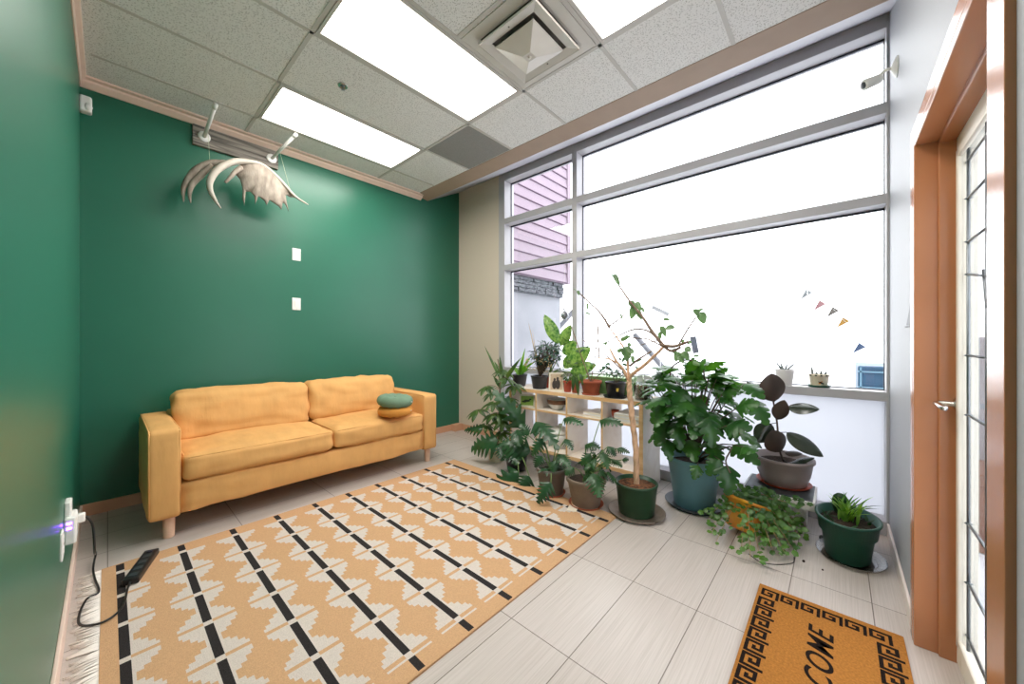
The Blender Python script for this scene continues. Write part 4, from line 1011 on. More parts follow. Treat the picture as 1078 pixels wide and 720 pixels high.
# green oblong planter behind
yg0, yg1 = PX(666, 392, 3.16).y, PX(622, 392, 3.16).y
t = thing('window_box', 'pale green oblong planter tray behind the pots in the middle of the shelf top', 'planter', (3.17, (yg0+yg1)/2, zs))
m = MB()
m.prism([(3.12, zs), (3.22, zs), (3.24, zs+0.15), (3.10, zs+0.15)], 'y', yg0, yg1); m.build('trough', mat('pale_green_plastic', rgb(128, 168, 108), 0.4, var=0.06), t)
m = MB(); m.box((3.093, yg0-0.008, zs+0.15), (3.247, yg1+0.008, zs+0.163), 0.004); m.build('rim', mat('pale_green_rim', rgb(146, 184, 122), 0.4, var=0.05), t)
f = MB(); bush(f, None, (3.17, (yg0+yg1)/2, zs+0.16), (3.17, (yg0+yg1)/2, zs+0.20), (0.06, 0.14, 0.04), 50, 0.05, 0.02, W_ovate, 0.5, 0.3, 5); f.build('foliage', M['lf_dark'], t)
# 6 black pot with yellow tag on black saucer
c = Vector((3.0, PX(648, 412, 3.0).y, zs))
saucer('plant_saucer', 'shallow black saucer under the black tagged pot on the shelf top', c, 0.108, 0.014, M['black_pot'])
c = c+Vector((0, 0, 0.006))
t = thing('potted_plant', 'black pot with a small yellow tag on a black saucer on the shelf top', 'potted plant', tuple(c), 'potted plants on the shelf top')
s = make_pot(t, c, 0.072, 0.088, 0.132, M['black_pot'], 0.003, 0.016)
dv = TOCAM(c); dv.z = 0; dv.normalize(); sd = Vector((-dv.y, dv.x, 0))
def on_pot(o_, z): return c+dv*math.sqrt(max(1e-6, (0.0835)**2-o_**2))+sd*o_+Vector((0, 0, z))
m = MB(); ys = [on_pot(o_, z) for (o_, z) in ((0.026, 0.055), (0.006, 0.055), (0.006, 0.083), (0.026, 0.083))]
m.add(ys+[q-dv*0.006 for q in ys], [(0, 1, 2, 3), (7, 6, 5, 4), (0, 4, 5, 1), (1, 5, 6, 2), (2, 6, 7, 3), (3, 7, 4, 0)]); o = m.build('price_tag', mat('yellow_tag_paper', rgb(226, 190, 80), 0.6, var=0.05), t); o['label'] = 'yellow square tag'
f = MB(); st_ = MB()
for (px, py) in ((672, 382), (655, 380), (664, 395), (640, 386), (652, 390)):
    stem(st_, s, PX(px, py, 2.98), 0.003, 0.002, 0.1)
    for q in range(4): b0 = PX(px+random.uniform(-4, 4), py+random.uniform(-4, 4), 2.98); leaf(f, b0, b0+rdir(-0.1)*0.06, 0.03, W_ovate, (-0.6, -0.5, 0.5), 0.3, 0.2, 6)
f.build('foliage', M['lf_dark'], t); st_.build('stems', M['stem_dark'], t)
# 7 clear hanging-style basket
c = Vector((3.02, PX(677, 411, 3.02).y, zs))
t = thing('potted_plant', 'clear plastic pot with looped straps at the right end of the shelf top', 'potted plant', tuple(c), 'potted plants on the shelf top')
a = MB(); a.lathe([(0, 0.0), (0.062, 0.0), (0.066, 0.004), (0.083, 0.135), (0.087, 0.137), (0.087, 0.145), (0.079, 0.145), (0.063, 0.008), (0, 0.006)], c, 32); a.build('pot', M['clear_pot'], t)
a = MB(); a.lathe([(0, 0.008), (0.060, 0.008), (0.073, 0.115), (0.04, 0.122), (0, 0.124)], c, 24); a.build('soil', M['bark'], t)
a = MB()
for k in range(3):
    an = k*2.1+0.4; e = Vector((math.cos(an), math.sin(an), 0))
    a.tube(smooth_pts([c+e*0.088+Vector((0, 0, 0.14)), c+e*0.075+Vector((0, 0, 0.19)), c+Vector((0, 0, 0.205)), c-e*0.075+Vector((0, 0, 0.185)), c-e*0.089+Vector((0, 0, 0.13)), c-e*0.08+Vector((0, 0, 0.03))], 5), 0.005, 6)
a.build('strap', mat('pale_green_strap', rgb(176, 190, 170), 0.4, var=0.05), t)
f = MB(); st_ = MB()
for k in range(26):
    an = random.uniform(0, 6.28); q = c+Vector((math.cos(an)*0.085, math.sin(an)*0.085, random.uniform(0.03, 0.17))); leaf(f, q, q+Vector((math.cos(an)*0.02, math.sin(an)*0.02, -0.04)), 0.02, W_ovate, (math.cos(an), math.sin(an), 0.4), 0.3, 0.2, 5)
f.build('foliage', M['lf_sche'], t)
# 8 ornament in the window
p = PX(594.5, 332, 3.36)
t = thing('window_ornament', 'round silver ornament hanging in the narrow left window above the speckled leaves', 'ornament', tuple(p))
m = MB(); m.lathe([(0, -0.05), (0.03, -0.042), (0.046, -0.018), (0.048, 0.006), (0.036, 0.034), (0.014, 0.05), (0, 0.052)], p, 20, sy=0.8); m.build('ball', M['silver'], t)
m = MB(); m.tube([p+Vector((0, 0, 0.05)), p+Vector((-0.004, 0.02, 0.09))], 0.008, 8); m.build('cap', M['silver'], t)
m = MB(); m.tube([p+Vector((-0.004, 0.02, 0.09)), Vector((3.40, p.y+0.02, 2.14))], 0.0008, 5); m.build('thread', M['string'], t)

# =================================================================== FLOOR PLANTS, left to right
# tall umbrella tree at the left end
random.seed(33)
c = Vector((2.72, 2.66, 0))
t = thing('potted_plant', 'tall umbrella tree in a cream pot at the beige wall, leftmost of the floor plants', 'potted plant', tuple(c), 'potted plants on the floor by the window')
s = make_pot(t, c, 0.075, 0.095, 0.18, M['cream_pot'], 0.004, 0.02)
st_ = MB(); f = MB()
tr = smooth_pts([s, PX(527, 450, 2.74), PX(526, 420, 2.76), PX(527, 395, 2.78), PX(524, 378, 2.8)], 5); st_.tube(tr, [0.012, 0.006], 8)
def palmate(f, hub, L, n, nrm, droop=0.5, w=0.3):
    nrm = Vector(nrm).normalized(); u = nrm.orthogonal().normalized(); v = nrm.cross(u); a0 = random.uniform(0, 6.28)
    for k in range(n):
        a = a0+2*math.pi*k/n*0.92; d = u*math.cos(a)+v*math.sin(a)-Vector((0, 0, 0.75))+Vector(nrm)*0.15
        l = L*random.uniform(0.8, 1.1); leaf(f, Vector(hub)+d*0.012, Vector(hub)+d.normalized()*l, l*w*1.15, W_ellipse, nrm+Vector((0, 0, 0.6)), droop, 0.3, 9)
for (px, py, L, X) in ((513, 412, .15, 2.74), (503, 437, .17, 2.7), (521, 428, .18, 2.66), (541, 410, .16, 2.8), (530, 447, .16, 2.66), (530, 395, .15, 2.82), (519, 441, .16, 2.78), (535, 425, .14, 2.7), (512, 452, .14, 2.75), (525, 440, .16, 2.64), (534, 404, .15, 2.72), (519, 418, .15, 2.72), (528, 460, .14, 2.68)):
    h = PX(px, py-6, X); stem(st_, min(tr, key=lambda q: (q-h).length-0.0+abs(q.z-h.z+0.05)), h, 0.004, 0.0025, 0.1); palmate(f, h, L, random.choice((7, 8)), (random.uniform(-.6, 0), random.uniform(-.5, .1), 1))
top = PX(527, 398, 2.8)
for (bx, by, px, py, w) in ((528, 402, 510, 364, .03), (530, 405, 526, 374, .04), (530, 403, 549, 376, .05), (532, 400, 520, 380, .04), (528, 410, 519, 395, .04)):
    leaf(f, PX(bx, by, 2.8), PX(px, py, 2.8), w, W_lance, (-0.7, -0.5, 0.4), 0.25, 0.3, 9)
f.build('foliage', M['lf_sche'], t); st_.build('trunk', M['twig'], t)

def philo_leaf(f, st, root, bpx, tpx, Xb, Xt, w, nrm=(-0.55, -0.5, 0.65), droop=0.4, n=28):
    a = PX(bpx[0], bpx[1], Xb); b_ = PX(tpx[0], tpx[1], Xt); leaf(f, a, b_, w*1.2, W_philo, nrm, droop, 0.3, n, 0, 0.55, 0.1); stem(st, root, a, 0.0048, 0.003, 0.12)
# dark pot philodendron
c = Vector((2.66, 2.33, 0)); 
t = thing('potted_plant', 'philodendron with huge lobed leaves in a black pot between cream and grey pots', 'potted plant', tuple(c), 'potted plants on the floor by the window')
s = make_pot(t, c, 0.09, 0.115, 0.20, M['black_pot'], 0.004, 0.02)
f = MB(); st_ = MB()
for a_ in (((552, 449), (519, 411), 2.70, 2.55, .26), ((524, 463), (496, 473), 2.60, 2.50, .30), ((558, 476), (528, 466), 2.60, 2.5, .30), ((546, 498), (512, 520), 2.42, 2.32, .24), ((557, 501), (547, 519), 2.42, 2.36, .20), ((527, 466), (529, 485), 2.55, 2.46, .17), ((560, 455), (574, 448), 2.7, 2.68, .15), ((545, 452), (546, 470), 2.6, 2.5, .2), ((535, 470), (545, 489), 2.55, 2.48, .2), ((508, 452), (489, 453), 2.66, 2.62, .15)):
    philo_leaf(f, st_, s, *a_)
f.build('foliage', M['lf_philo'], t); st_.build('stems', M['stem_green'], t)
# grey clay pot
c = Vector((2.43, 1.745, 0))
saucer('plant_saucer', 'round terracotta saucer under the grey clay pot', c, 0.115, 0.022, M['terracotta']); c = c+Vector((0, 0, 0.006))
t = thing('potted_plant', 'split-leaf philodendron in a weathered grey clay pot on the rug edge', 'potted plant', tuple(c), 'potted plants on the floor by the window')
s = make_pot(t, c, 0.092, 0.120, 0.215, M['grey_clay'], 0.006, 0.035)
f = MB(); st_ = MB()
for a_ in (((564, 444), (588, 474), 2.5, 2.38, .20), ((594, 440), (614, 448), 2.55, 2.5, .12), ((580, 508), (566, 530), 2.24, 2.16, .15), ((556, 458), (548, 446), 2.5, 2.5, .13), ((572, 462), (560, 480), 2.4, 2.35, .13), ((588, 478), (600, 492), 2.4, 2.36, .13), ((570, 480), (563, 492), 2.36, 2.33, .11), ((595, 462), (603, 474), 2.5, 2.45, .1), ((585, 485), (582, 497), 2.36, 2.32, .1)):
    philo_leaf(f, st_, s, *a_, n=24)
bush(f, None, s, s+Vector((0, 0, 0.03)), (0.10, 0.10, 0.03), 14, 0.08, 0.05, W_philo, 0.6, 0.4, 16, 0.5)
f.build('foliage', M['lf_philo'], t); st_.build('stems', M['stem_green'], t)
# brown clay pot
c = Vector((2.44, 1.43, 0))
saucer('plant_saucer', 'round terracotta saucer under the brown clay pot, right of the grey one', c, 0.132, 0.022, M['terracotta']); c = c+Vector((0, 0, 0.006))
t = thing('potted_plant', 'bushy split-leaf philodendron in a brown clay pot beside the green tree pot', 'potted plant', tuple(c), 'potted plants on the floor by the window')
s = make_pot(t, c, 0.104, 0.148, 0.215, M['brown_clay'], 0.006, 0.035)
f = MB(); st_ = MB()
for a_ in (((632, 442), (656, 448), 2.55, 2.5, .13), ((624, 498), (631, 524), 2.27, 2.20, .16), ((650, 472), (663, 477), 2.5, 2.5, .07), ((645, 484), (655, 492), 2.45, 2.42, .08), ((655, 484), (662, 484), 2.5, 2.5, .06), ((616, 468), (632, 472), 2.46, 2.42, .12), ((634, 476), (640, 494), 2.4, 2.35, .12), ((622, 478), (612, 490), 2.38, 2.34, .1), ((604, 492), (595, 500), 2.36, 2.3, .1), ((640, 470), (648, 480), 2.46, 2.45, .1)):
    philo_leaf(f, st_, s, *a_, n=22)
bush(f, st_, s, PX(630, 486, 2.44), (0.10, 0.13, 0.08), 34, 0.09, 0.06, W_philo, 0.5, 0.5, 16, 0.5)
f.build('foliage', M['lf_dark'], t); st_.build('stems', M['stem_green'], t)

# green pot with the bare-branched tree
c = Vector((2.57, 1.09, 0))
saucer('plant_saucer', 'wide pewter coloured saucer under the dark green tree pot', c, 0.20, 0.024, M['saucer_pewter'])
c = c+Vector((0, 0, 0.006))
t = thing('potted_tree', 'tall spindly tree with a braided tan trunk in a round dark green pot', 'potted tree', tuple(c))
s = make_pot(t, c, 0.122, 0.145, 0.225, M['green_pot'], 0.004, 0.018, 0.90, 'bark')
TX = 2.57
tk = MB()
def br(pts, r0, r1, mb=None, dx=None):
    q = [PX(590+x/5.14, 280+y/5.14, TX+(dz if False else d_)) for (x, y, d_) in pts]; (mb or tk).tube(smooth_pts(q, 5), [r0*(1.8 if mb else 1), r1*(2.6 if mb else 1)], 8); return q
base = [s-Vector((0, 0, 0.01)), PX(669.5, 475, TX), PX(665.5, 440, TX), PX(663, 415, TX), PX(662, 401, TX)]
tk.tube(smooth_pts(base, 6), [0.020, 0.016], 12)
for ph in (0, 2.1, 4.2):
    pts = smooth_pts(base, 12); q = []
    for i, p in enumerate(pts):
        a = ph+i*0.42; q.append(p+Vector((math.cos(a), math.sin(a), 0))*0.012)
    tk.tube(q, [0.0115, 0.0095], 8)
br([(370, 620, 0), (340, 560, -.03), (300, 510, -.06), (265, 445, -.08)], .014, .006); br([(310, 525, -.05), (250, 500, -.1), (185, 500, -.16)], .007, .003)
br([(368, 620, 0), (362, 500, .03), (335, 430, .06), (265, 335, .08)], .012, .0045)
br([(375, 625, 0), (385, 590, -.02), (450, 540, -.05), (510, 485, -.08), (560, 435, -.10)], .014, .009)
trunk_o = tk.build('trunk', M['bark_tree'], t)
tw_ = MB()
br([(265, 335, .08), (220, 260, .06), (160, 200, .04), (95, 140, .02)], .0045, .0015, tw_); br([(265, 325, .08), (320, 285, .1), (370, 240, .12)], .003, .0014, tw_)
br([(268, 330, .08), (245, 295, .1), (250, 285, .1)], .004, .002, tw_); br([(250, 340, .08), (200, 300, .1), (150, 265, .1)], .002, .001, tw_)
br([(560, 435, -.1), (500, 360, -.06), (440, 270, -.04), (375, 190, -.02), (310, 95, 0)], .007, .0018, tw_)
br([(555, 430, -.1), (610, 435, -.14), (650, 425, -.16), (690, 410, -.18)], .006, .003, tw_); br([(640, 425, -.15), (690, 340, -.18), (735, 275, -.2)], .003, .0013, tw_)
br([(545, 412, -.1), (470, 350, -.0), (390, 345, .05), (310, 380, .1), (240, 420, .14)], .004, .0015, tw_)
br([(560, 440, -.1), (470, 395, .05), (380, 385, .1), (280, 330, .14)], .003, .0012, tw_); br([(540, 400, -.1), (460, 420, .0), (390, 445, .05)], .002, .001, tw_)
br([(375, 540, 0), (430, 500, .06), (495, 460, .1)], .005, .002, tw_); br([(210, 500, -.1), (205, 400, -.05), (200, 310, 0)], .003, .0012, tw_)
br([(395, 350, .05), (405, 300, .06), (418, 260, .07)], .0015, .0008, tw_); br([(330, 560, -.04), (230, 470, .1), (120, 400, .12)], .003, .001, tw_)
br([(560, 435, -.1), (600, 460, -.12), (650, 440, -.14)], .006, .003, tw_)
tw_.build('twigs', M['twig'], trunk_o)
f = MB(); random.seed(5)
def lf(x, y, tx, ty, w, d_=0.0):
    a = PX(590+x/5.14, 280+y/5.14, TX+d_); b_ = PX(590+tx/5.14, 280+ty/5.14, TX+d_-0.01)
    leaf(f, a-(b_-a)*0.1, b_+(b_-a)*0.2, w*1.4, W_ovate, Vector((-0.75, -0.55, 0.25))+Vector((random.uniform(-.3, .3), random.uniform(-.3, .3), random.uniform(-.2, .3))), 0.2, 0.3, 8)
for q in ((295, 50, 315, 100, .035), (300, 60, 278, 48, .03), (380, 190, 395, 225, .045), (412, 198, 432, 235, .04), (400, 225, 385, 278, .055), (420, 240, 436, 284, .045), (440, 225, 452, 250, .02),
          (560, 287, 588, 290, .022), (552, 330, 566, 375, .045), (580, 325, 612, 335, .055), (540, 360, 536, 398, .025), (735, 235, 748, 272, .045), (760, 255, 775, 305, .055), (740, 245, 770, 232, .02),
          (330, 400, 372, 380, .03), (310, 460, 345, 450, .03), (355, 440, 372, 490, .06), (345, 450, 340, 480, .04), (375, 450, 392, 470, .04), (365, 420, 382, 432, .025), (390, 490, 392, 520, .025), (362, 470, 358, 510, .05),
          (95, 135, 100, 155, .025), (75, 125, 85, 132, .015), (145, 205, 148, 235, .018), (140, 252, 160, 262, .018), (325, 260, 335, 290, .012), (230, 415, 255, 425, .02), (240, 425, 250, 410, .018),
          (640, 470, 625, 510, .05), (670, 465, 690, 505, .05), (650, 490, 660, 520, .045), (680, 440, 700, 460, .04), (690, 410, 705, 415, .03), (655, 410, 670, 405, .025), (730, 480, 745, 490, .035), (610, 450, 625, 475, .03), (720, 520, 750, 535, .03)):
    lf(*q)
f.build('foliage', M['lf_tree'], t)

# teal pot with monstera
random.seed(44)
c = Vector((2.985, 0.815, 0))
saucer('plant_saucer', 'dark slate saucer under the big teal monstera pot', c, 0.205, 0.03, M['saucer_dark']); c = c+Vector((0, 0, 0.006))
t = thing('potted_plant', 'big bushy monstera with split leaves in a tall teal blue pot', 'potted plant', tuple(c), 'potted plants on the floor by the window')
s = make_pot(t, c, 0.138, 0.188, 0.37, M['teal'], 0.006, 0.03)
f = MB(); st_ = MB()
cm = Vector((2.93, 0.80, 0.78))
def mleaf(p, ld, l, nn, w=0.85):
    leaf(f, p, p+ld*l, w*l, W_mon, nn, 0.4, 0.22, 30, 0, 0.35, 0.1)
for k in range(120):
    d_ = Vector((random.gauss(0, 1), random.gauss(0, 1), random.gauss(0.25, 0.9))).normalized()
    rr = random.uniform(0.35, 1.0)**0.6
    p = cm+Vector((d_.x*0.30, d_.y*0.32, d_.z*0.30))*rr
    if p.x > 3.17: p.x = 3.17-random.uniform(0, .08)
    od = Vector((d_.x, d_.y, 0.15)).normalized()
    ld = (od*0.6+Vector((random.uniform(-.45, .45), random.uniform(-.45, .45), -0.5 if d_.z < 0.4 else -0.1))).normalized()
    l = random.uniform(0.13, 0.21)
    if p.x+ld.x*l > 3.28: ld.x = -abs(ld.x)*0.3; ld.normalize()
    mleaf(p, ld, l, (od*0.55+Vector((0, 0, 0.75))).normalized())
    if k % 2 == 0: stem(st_, s, p, 0.005, 0.003, 0.1, 4)
# hand-placed outer leaves that make the outline
for (b_, tp_, X, w) in (((700, 424), (686, 446), 2.72, .16), ((704, 444), (690, 470), 2.72, .17), ((700, 462), (706, 486), 2.7, .13), ((712, 448), (716, 474), 2.66, .15), ((745, 440), (750, 472), 2.62, .18), ((765, 448), (792, 452), 2.66, .2), ((772, 468), (800, 490), 2.72, .17), ((766, 490), (766, 522), 2.62, .18), ((758, 484), (744, 500), 2.62, .14), ((782, 470), (796, 476), 2.62, .16), ((790, 420), (808, 448), 2.86, .19), ((784, 404), (804, 420), 2.9, .17), ((752, 398), (766, 388), 3.0, .12), ((710, 398), (690, 412), 2.85, .15), ((735, 490), (730, 505), 2.6, .1), ((775, 430), (800, 425), 2.7, .17), ((728, 430), (735, 455), 2.62, .16), ((722, 410), (708, 428), 2.7, .16), ((760, 415), (780, 408), 2.8, .17), ((745, 405), (730, 396), 2.9, .15)):
    a = PX(*b_, X); q = PX(*tp_, X-0.05); leaf(f, a, q, w, W_mon, (-0.65, -0.5, 0.6), 0.4, 0.22, 30, 0, 0.35, 0.1); stem(st_, s, a, 0.005, 0.003, 0.12, 4)
st_.tube(smooth_pts([PX(705, 400, 2.85), PX(708, 386, 2.87), PX(722, 379, 2.9), PX(738, 384, 2.9), PX(742, 400, 2.9)], 5), 0.006, 8)
st_.tube(smooth_pts([s, PX(768, 470, 2.7), PX(764, 485, 2.62), PX(769, 498, 2.6)], 5), 0.005, 7)
f.build('foliage', M['lf_mon'], t); st_.build('stems', M['stem_dark'], t)

# ochre pot of trailing geranium
random.seed(55)
c = Vector((2.75, 0.47, 0))
t = thing('potted_plant', 'tipped ochre pot spilling trailing geranium across the floor tiles', 'potted plant', tuple(c), 'potted plants on the floor by the window')
tl = Matrix.Rotation(R(24), 4, 'Y') @ Matrix.Rotation(R(8), 4, 'X')
tl = Matrix.Rotation(R(19), 4, 'Y') @ Matrix.Rotation(R(8), 4, 'X')
a = MB(); prof = pot_prof(0.085, 0.130, 0.19, lip=0.004, lip_h=0.02)
a.lathe(prof, (0, 0, 0), 40, mtx=tl); zmin = min(Vector(v).z for v in a.v); c0 = c+Vector((0, 0, -zmin)); a.v = [tuple(Vector(v)+c0) for v in a.v]; a.build('pot', M['yellow'], t)
a = MB(); a.lathe([(0, 0.166), (0.105, 0.162), (0.115, 0.153), (0, 0.152)], (0, 0, 0), 30, mtx=tl); a.v = [tuple(Vector(v)+c0) for v in a.v]; a.build('soil', M['soil'], t)
rim = c0+tl @ Vector((0, 0, 0.19))
f = MB(); st_ = MB(); fl = MB()
def ivy(p, r, nn):
    nn = Vector(nn).normalized(); u = nn.orthogonal().normalized(); v = nn.cross(u); a0 = random.uniform(0, 6.28); vs = [p]; n = 15
    for k in range(n):
        an = a0+2*math.pi*k/n; rr = r*(0.72+0.28*abs(math.cos(2.5*an)))
        vs.append(p+(u*math.cos(an)+v*math.sin(an))*rr-nn*rr*0.18)
    f.add(vs, [(0, k+1, (k+1) % n+1) for k in range(n)], 0, True)
ends = [(748, 562), (754, 570), (750, 552), (843, 556), (836, 568), (822, 572), (826, 556), (812, 560), (746, 545), (780, 582), (800, 588), (815, 583), (830, 570), (838, 560), (843, 565), (835, 578), (822, 548), (810, 540), (845, 534), (800, 540), (805, 568), (820, 562), (828, 585),  (840, 550), (812, 577), (790, 588),  (824, 536), (798, 552)]
random.shuffle(ends)
for (px, py) in ends[:34]:
    g_ = PZ(px, py, 0.04+max(0, (560-py)*0.0028)); 
    if g_.x > 3.02: g_ = PX(px, py, 2.95-random.uniform(0, .15))
    mid = (rim+g_)/2+Vector((0, 0, 0.02+0.05*random.random())); pth = smooth_pts([rim, mid, g_], 7); st_.tube(pth, [0.003, 0.0016], 5)
    for i, q in enumerate(pth[2:]):
        for _ in range(2):
            w_ = q+Vector((random.gauss(0, .028), random.gauss(0, .028), abs(random.gauss(0, .022))+0.004))
            ivy(w_, random.uniform(0.011, 0.021), TOCAM(w_)*0.6+Vector((random.uniform(-.5, .5), random.uniform(-.5, .5), 0.8)))
for k in range(26):
    w_ = rim+Vector((random.gauss(0.06, .06), random.gauss(-0.02, .07), random.uniform(0.0, 0.06))); ivy(w_, random.uniform(0.012, 0.022), TOCAM(w_)*0.6+Vector((random.uniform(-.5, .5), random.uniform(-.5, .5), 0.8)))
f.build('foliage', M['lf_ivy'], t); st_.build('trailing_stems', M['lf_dry'], t)
wl = [PZ(788, 583, 0.004), PZ(800, 591, 0.004), PZ(815, 594, 0.004), PZ(833, 593, 0.004), PZ(836, 588, 0.004), PZ(834, 575, 0.02), PZ(820, 562, 0.05)]
m = MB(); m.tube(smooth_pts(wl, 6), 0.0022, 6); o = m.build('wire_loop', M['black'], None, tuple(PZ(815, 592, 0))); tag(o, 'thin black wire loop on the tiles beside the trailing geranium', 'wire')

# low stand and rubber plant
LX0, LX1, LY0, LY1 = 2.975, 3.325, 0.105, 0.50
t = thing('plant_stand', 'low white stand with a black top under the rubber plant', 'plant stand', ((LX0+LX1)/2, (LY0+LY1)/2, 0))
m = MB(); m.box((LX0, LY0, 0.170), (LX1, LY1, 0.228), 0.004); m.build('apron', M['white_plastic'], t)
m = MB(); m.box((LX0+0.012, LY0+0.012, 0.226), (LX1-0.012, LY1-0.012, 0.233), 0.002); m.build('top', M['saucer_dark'], t)
m = MB(); m.box((LX0+0.17, LY0+0.05, 0.0), (LX1-0.02, LY1-0.02, 0.172), 0.004); m.build('pedestal', M['white_plastic'], t)
c = Vector((3.225, 0.288, 0.233))
saucer('plant_saucer', 'red saucer under the taupe rubber plant pot on the stand', c, 0.162, 0.02, M['red_pot']); c = c+Vector((0, 0, 0.006))
t = thing('potted_plant', 'rubber plant with dark oval leaves in a wide taupe pot on the stand', 'potted plant', tuple(c), 'potted plants on the floor by the window')
a = MB(); a.lathe([(0, 0), (0.118, 0), (0.132, 0.012), (0.156, 0.08), (0.168, 0.165), (0.179, 0.17), (0.179, 0.188), (0.166, 0.188), (0.152, 0.145), (0, 0.143)], c, 40)
for i, v in enumerate(a.v):
    v = Vector(v)-c; an = math.atan2(v.y, v.x); rr = math.hypot(v.x, v.y)
    if rr > 0.12 and v.z < 0.15: k = 1+0.012*math.cos(an*10); a.v[i] = tuple(Vector((v.x*k, v.y*k, v.z))+c)
a.build('pot', M['taupe'], t)
m = MB(); m.lathe([(0, 0.151), (0.10, 0.149), (0.150, 0.146), (0.150, 0.144), (0, 0.1435)], c, 30); m.build('soil', M['soil'], t)
s = c+Vector((0, 0, 0.148)); RX = 3.20
m = MB(); tr = [s, PX(820, 470, RX), PX(818, 445, RX), PX(814, 422, RX), PX(812, 412, RX)]; m.tube(smooth_pts(tr, 5), [0.007, 0.005], 8); m.build('stem', M['stem_dark'], t)
for (b_, tp_, w, dx, mm, nn) in (((815, 423), (812, 393), .155, -.08, 'lf_rubber_b', (-0.8, -0.5, 0.1)), ((808, 420), (786, 401), .10, -.06, 'lf_rubber', (-0.5, -0.3, 0.8)), ((818, 442), (826, 421), .085, -.05, 'lf_rubber_b', (-0.8, -0.2, 0.2)),
        ((829, 428), (863, 431), .095, -.04, 'lf_rubber', (-0.6, -0.5, 0.7)), ((828, 455), (867, 481), .115, -.05, 'lf_rubber', (-0.6, -0.4, 0.7)), ((822, 476), (812, 453), .135, -.10, 'lf_rubber_b', (-0.8, -0.5, 0.2)), ((812, 446), (796, 466), .11, -.08, 'lf_rubber', (-0.7, -0.4, 0.4)),
        ((826, 476), (845, 478), .06, -.03, 'lf_rubber_b', (-0.4, -0.4, 0.8)), ((830, 488), (858, 482), .07, -.08, 'lf_rubber', (-0.4, -0.3, 0.8))):
    f = MB(); a_ = PX(*b_, RX+dx*0.3); q = PX(*tp_, RX+dx); leaf(f, a_, q, w*1.18, W_ellipse, nn, 0.2, 0.3, 16)
    near = min(smooth_pts(tr, 5), key=lambda z_: (z_-a_).length); f.tube([near, a_], 0.0028, 6); f.build('leaf', M[mm], t)
m = MB(); q = PX(815, 483, 3.12); m.box((-0.02, -0.035, 0), (0.02, 0.035, 0.005), 0.001, 0, Matrix.Translation((3.12, q.y, s.z+0.012)) @ Matrix.Rotation(R(30), 4, 'Z') @ Matrix.Rotation(R(8), 4, 'X')); o = m.build('plant_tag', mat('yellow_plant_label', rgb(220, 180, 60), 0.5, var=0.05), t); o['label'] = 'yellow blank plant tag'

# green oval planter at the right
random.seed(66)
c = Vector((2.875, -0.042, 0))
t = thing('plant_saucer', 'clear ribbed plastic saucer under the deep green planter at the right wall', 'saucer', tuple(c))
a = MB(); a.lathe([(0, 0), (0.15, 0), (0.172, 0.026), (0.168, 0.027), (0.146, 0.004), (0, 0.004)], c+Vector((-0.01, -0.012, 0)), 44, sx=1.05, sy=0.90); a.build('dish', M['clear_saucer'], t)
a = MB()
for r_ in (0.06, 0.09, 0.12, 0.145): a.lathe([(r_, 0.0042), (r_+0.004, 0.007), (r_+0.008, 0.0042)], c+Vector((-0.01, -0.012, 0)), 40, sx=1.05, sy=0.90, caps=False)
a.build('rib', M['clear_saucer'], t)
c = c+Vector((0, 0, 0.005))
t = thing('potted_plant', 'spider plant and small cactus in a deep green planter at the right wall', 'potted plant', tuple(c), 'potted plants on the floor by the window')
a = MB(); a.lathe([(0, 0), (0.108, 0), (0.114, 0.006), (0.132, 0.14), (0.146, 0.145), (0.157, 0.22), (0.166, 0.223), (0.166, 0.233), (0.153, 0.233), (0.143, 0.19), (0, 0.188)], c, 48, sx=1.15, sy=0.88); a.build('pot', M['planter_green'], t)
a = MB(); a.lathe([(0, 0.201), (0.08, 0.198), (0.141, 0.191), (0.141, 0.189), (0, 0.1885)], c, 36, sx=1.15, sy=0.88); a.build('soil', M['soil'], t)
s = c+Vector((0, 0, 0.2)); f = MB()
for k in range(34):
    an = random.uniform(0, 6.28); l = random.uniform(0.10, 0.19); d_ = Vector((math.cos(an)*0.8, math.sin(an)*0.7, random.uniform(0.5, 1.5))).normalized()
    b0 = s+Vector((random.gauss(0, .018), random.gauss(0, .018), 0)); leaf(f, b0, b0+d_*l, 0.016, W_strap, Vector((-d_.x, -d_.y, 1)), 0.6, 0.4, 9)
f.build('foliage', M['lf_spider'], t)
f = MB()
for (px, py) in ((931, 533), (927, 536), (915, 528), (874, 527), (862, 545), (905, 537)):
    q = PX(px, py, 2.90)
    if q.y < YF+0.03: q.y = YF+0.03
    leaf(f, s, q, 0.010, W_strap, (-.3, .2, 1), 0.8, 0.4, 9)
for k in range(24):
    an = random.uniform(0, 6.28); q = s+Vector((math.cos(an)*0.12, math.sin(an)*0.09, 0.008)); leaf(f, q, q+rdir(0.3)*0.045, 0.022, W_ovate, (0, 0, 1), 0.3, 0.2, 6)
f.build('dark_foliage', M['lf_dark'], t)
m = MB(); cc = s+Vector((0.10, 0.03, 0))
m.lathe([(0, 0), (0.03, 0.0), (0.042, 0.04), (0.044, 0.075), (0.034, 0.105), (0.015, 0.12), (0, 0.122)], cc, 20, sy=0.9, sx=0.6); m.build('cactus_pad', M['lf_dark'], t)
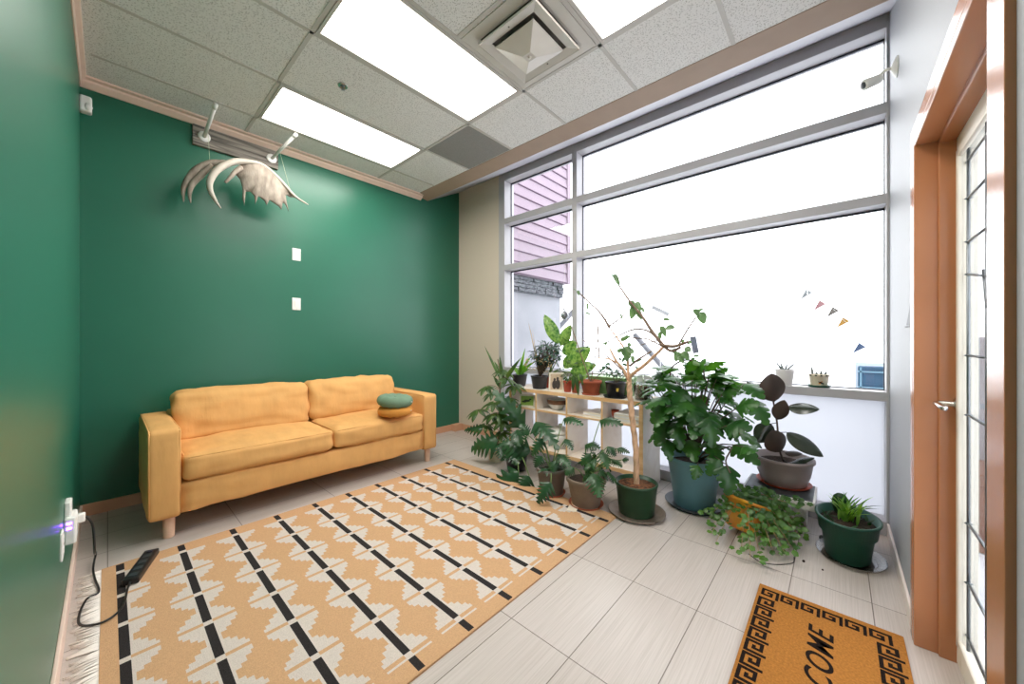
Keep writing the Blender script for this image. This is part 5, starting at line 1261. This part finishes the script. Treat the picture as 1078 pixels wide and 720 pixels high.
# leaf litter scraps
for k, (px, py, lab) in enumerate(((865, 569, 'black scrap on the tiles left of the deep green planter'), (846, 591, 'small dry leaf crumb on the tiles near the wire loop'), (866, 600, 'tiny dark crumb on the tiles in front of the deep green planter'))):
    p = PZ(px, py, 0); m = MB(); r_ = (0.022, 0.010, 0.007)[k]
    m.lathe([(0, 0.0), (r_, 0.001), (r_*0.8, r_*(1.2 if k == 0 else 0.5)), (0, r_*(1.5 if k == 0 else 0.7))], (0, 0, 0), 9, sx=1.3, sy=0.7); m.v = [tuple(Vector(v)+p) for v in m.v]
    o = m.build('litter_scrap', M['soil'] if k else M['black'], None, tuple(p)); tag(o, lab, 'scrap')

# =================================================================== SILL POTS
sz = 0.922; SXp = XR+0.062
c = Vector((SXp, PX(826, 403, SXp).y, sz))
t = thing('potted_succulent', 'plain white tapered pot with a spindly succulent on the window sill', 'potted plant', tuple(c), 'small pots on the window sill')
s = make_pot(t, c, 0.046, 0.061, 0.118, M['white_pot'], 0.0, 0.0)
m = MB()
for (dy, dz, dx) in ((0.05, 0.065, 0), (-0.055, 0.06, -.01), (0.025, 0.06, .01), (-0.012, 0.05, .02), (0.03, 0.035, -.03), (-0.03, 0.03, .03)):
    m.tube(smooth_pts([s, s+Vector((dx*.5, dy*0.45, dz*0.4)), s+Vector((dx, dy*0.85, dz*0.8)), s+Vector((dx, dy, dz))], 4), [0.007, 0.004], 7)
m.build('succulent_arms', M['succ'], t)
c = Vector((SXp, PX(862, 407, SXp).y, sz))
a = MB(); o = saucer('plant_saucer', 'dark green saucer under the painted pot on the window sill', c, 0.068, 0.016, M['planter_green']); c = c+Vector((0, 0, 0.006))
t = thing('potted_succulent', 'cream pot painted with a bee and dark squares on the window sill', 'potted plant', tuple(c), 'small pots on the window sill')
s = make_pot(t, c, 0.048, 0.058, 0.088, M['cream_pot'], 0.002, 0.016)
dv = TOCAM(c); dv.z = 0; dv.normalize(); sd = Vector((-dv.y, dv.x, 0))
def patch(mb, o_, z, hw, hh, R_, n=10, rnd=True):
    pts = []
    for k in range(n):
        an = 2*math.pi*k/n+(0 if rnd else math.pi/4); oo = o_+hw*math.cos(an); zz = z+hh*math.sin(an); pts.append(c+dv*math.sqrt(max(1e-6, R_(zz)**2-oo**2))+sd*oo+Vector((0, 0, zz)))
    mb.add(pts+[p-dv*0.004 for p in pts], [tuple(range(n)), tuple(range(n, 2*n))[::-1]]+[(k, (k+1) % n, n+(k+1) % n, n+k) for k in range(n)])
Rw = lambda z: 0.048+0.010*z/0.088+0.0012
Rr = lambda z: 0.0612
m = MB()
for o_ in (-0.045, -0.016, 0.014, 0.042): patch(m, o_, 0.079, 0.008, 0.006, Rr, 4, False)
patch(m, 0.010, 0.030, 0.009, 0.008, Rw); patch(m, 0.022, 0.024, 0.005, 0.005, Rw); patch(m, 0.000, 0.036, 0.003, 0.004, Rw)
m.build('dark_paint', M['black_pot'], t)
m = MB(); patch(m, 0.0035, 0.0245, 0.006, 0.005, lambda z: Rw(z)+0.0006); patch(m, 0.016, 0.037, 0.005, 0.004, lambda z: Rw(z)+0.0006); m.build('ochre_paint', M['yellow'], t)
m = MB()
for (dy, dz) in ((0.035, 0.06), (0.012, 0.025), (-0.012, 0.035), (-0.035, 0.032)):
    m.tube([s+Vector((0, dy, 0)), s+Vector((0, dy*1.05, dz*0.6)), s+Vector((0, dy*1.15, dz))], [0.006, 0.007, 0.003], 8)
m.build('succulent_arms', M['succ'], t)
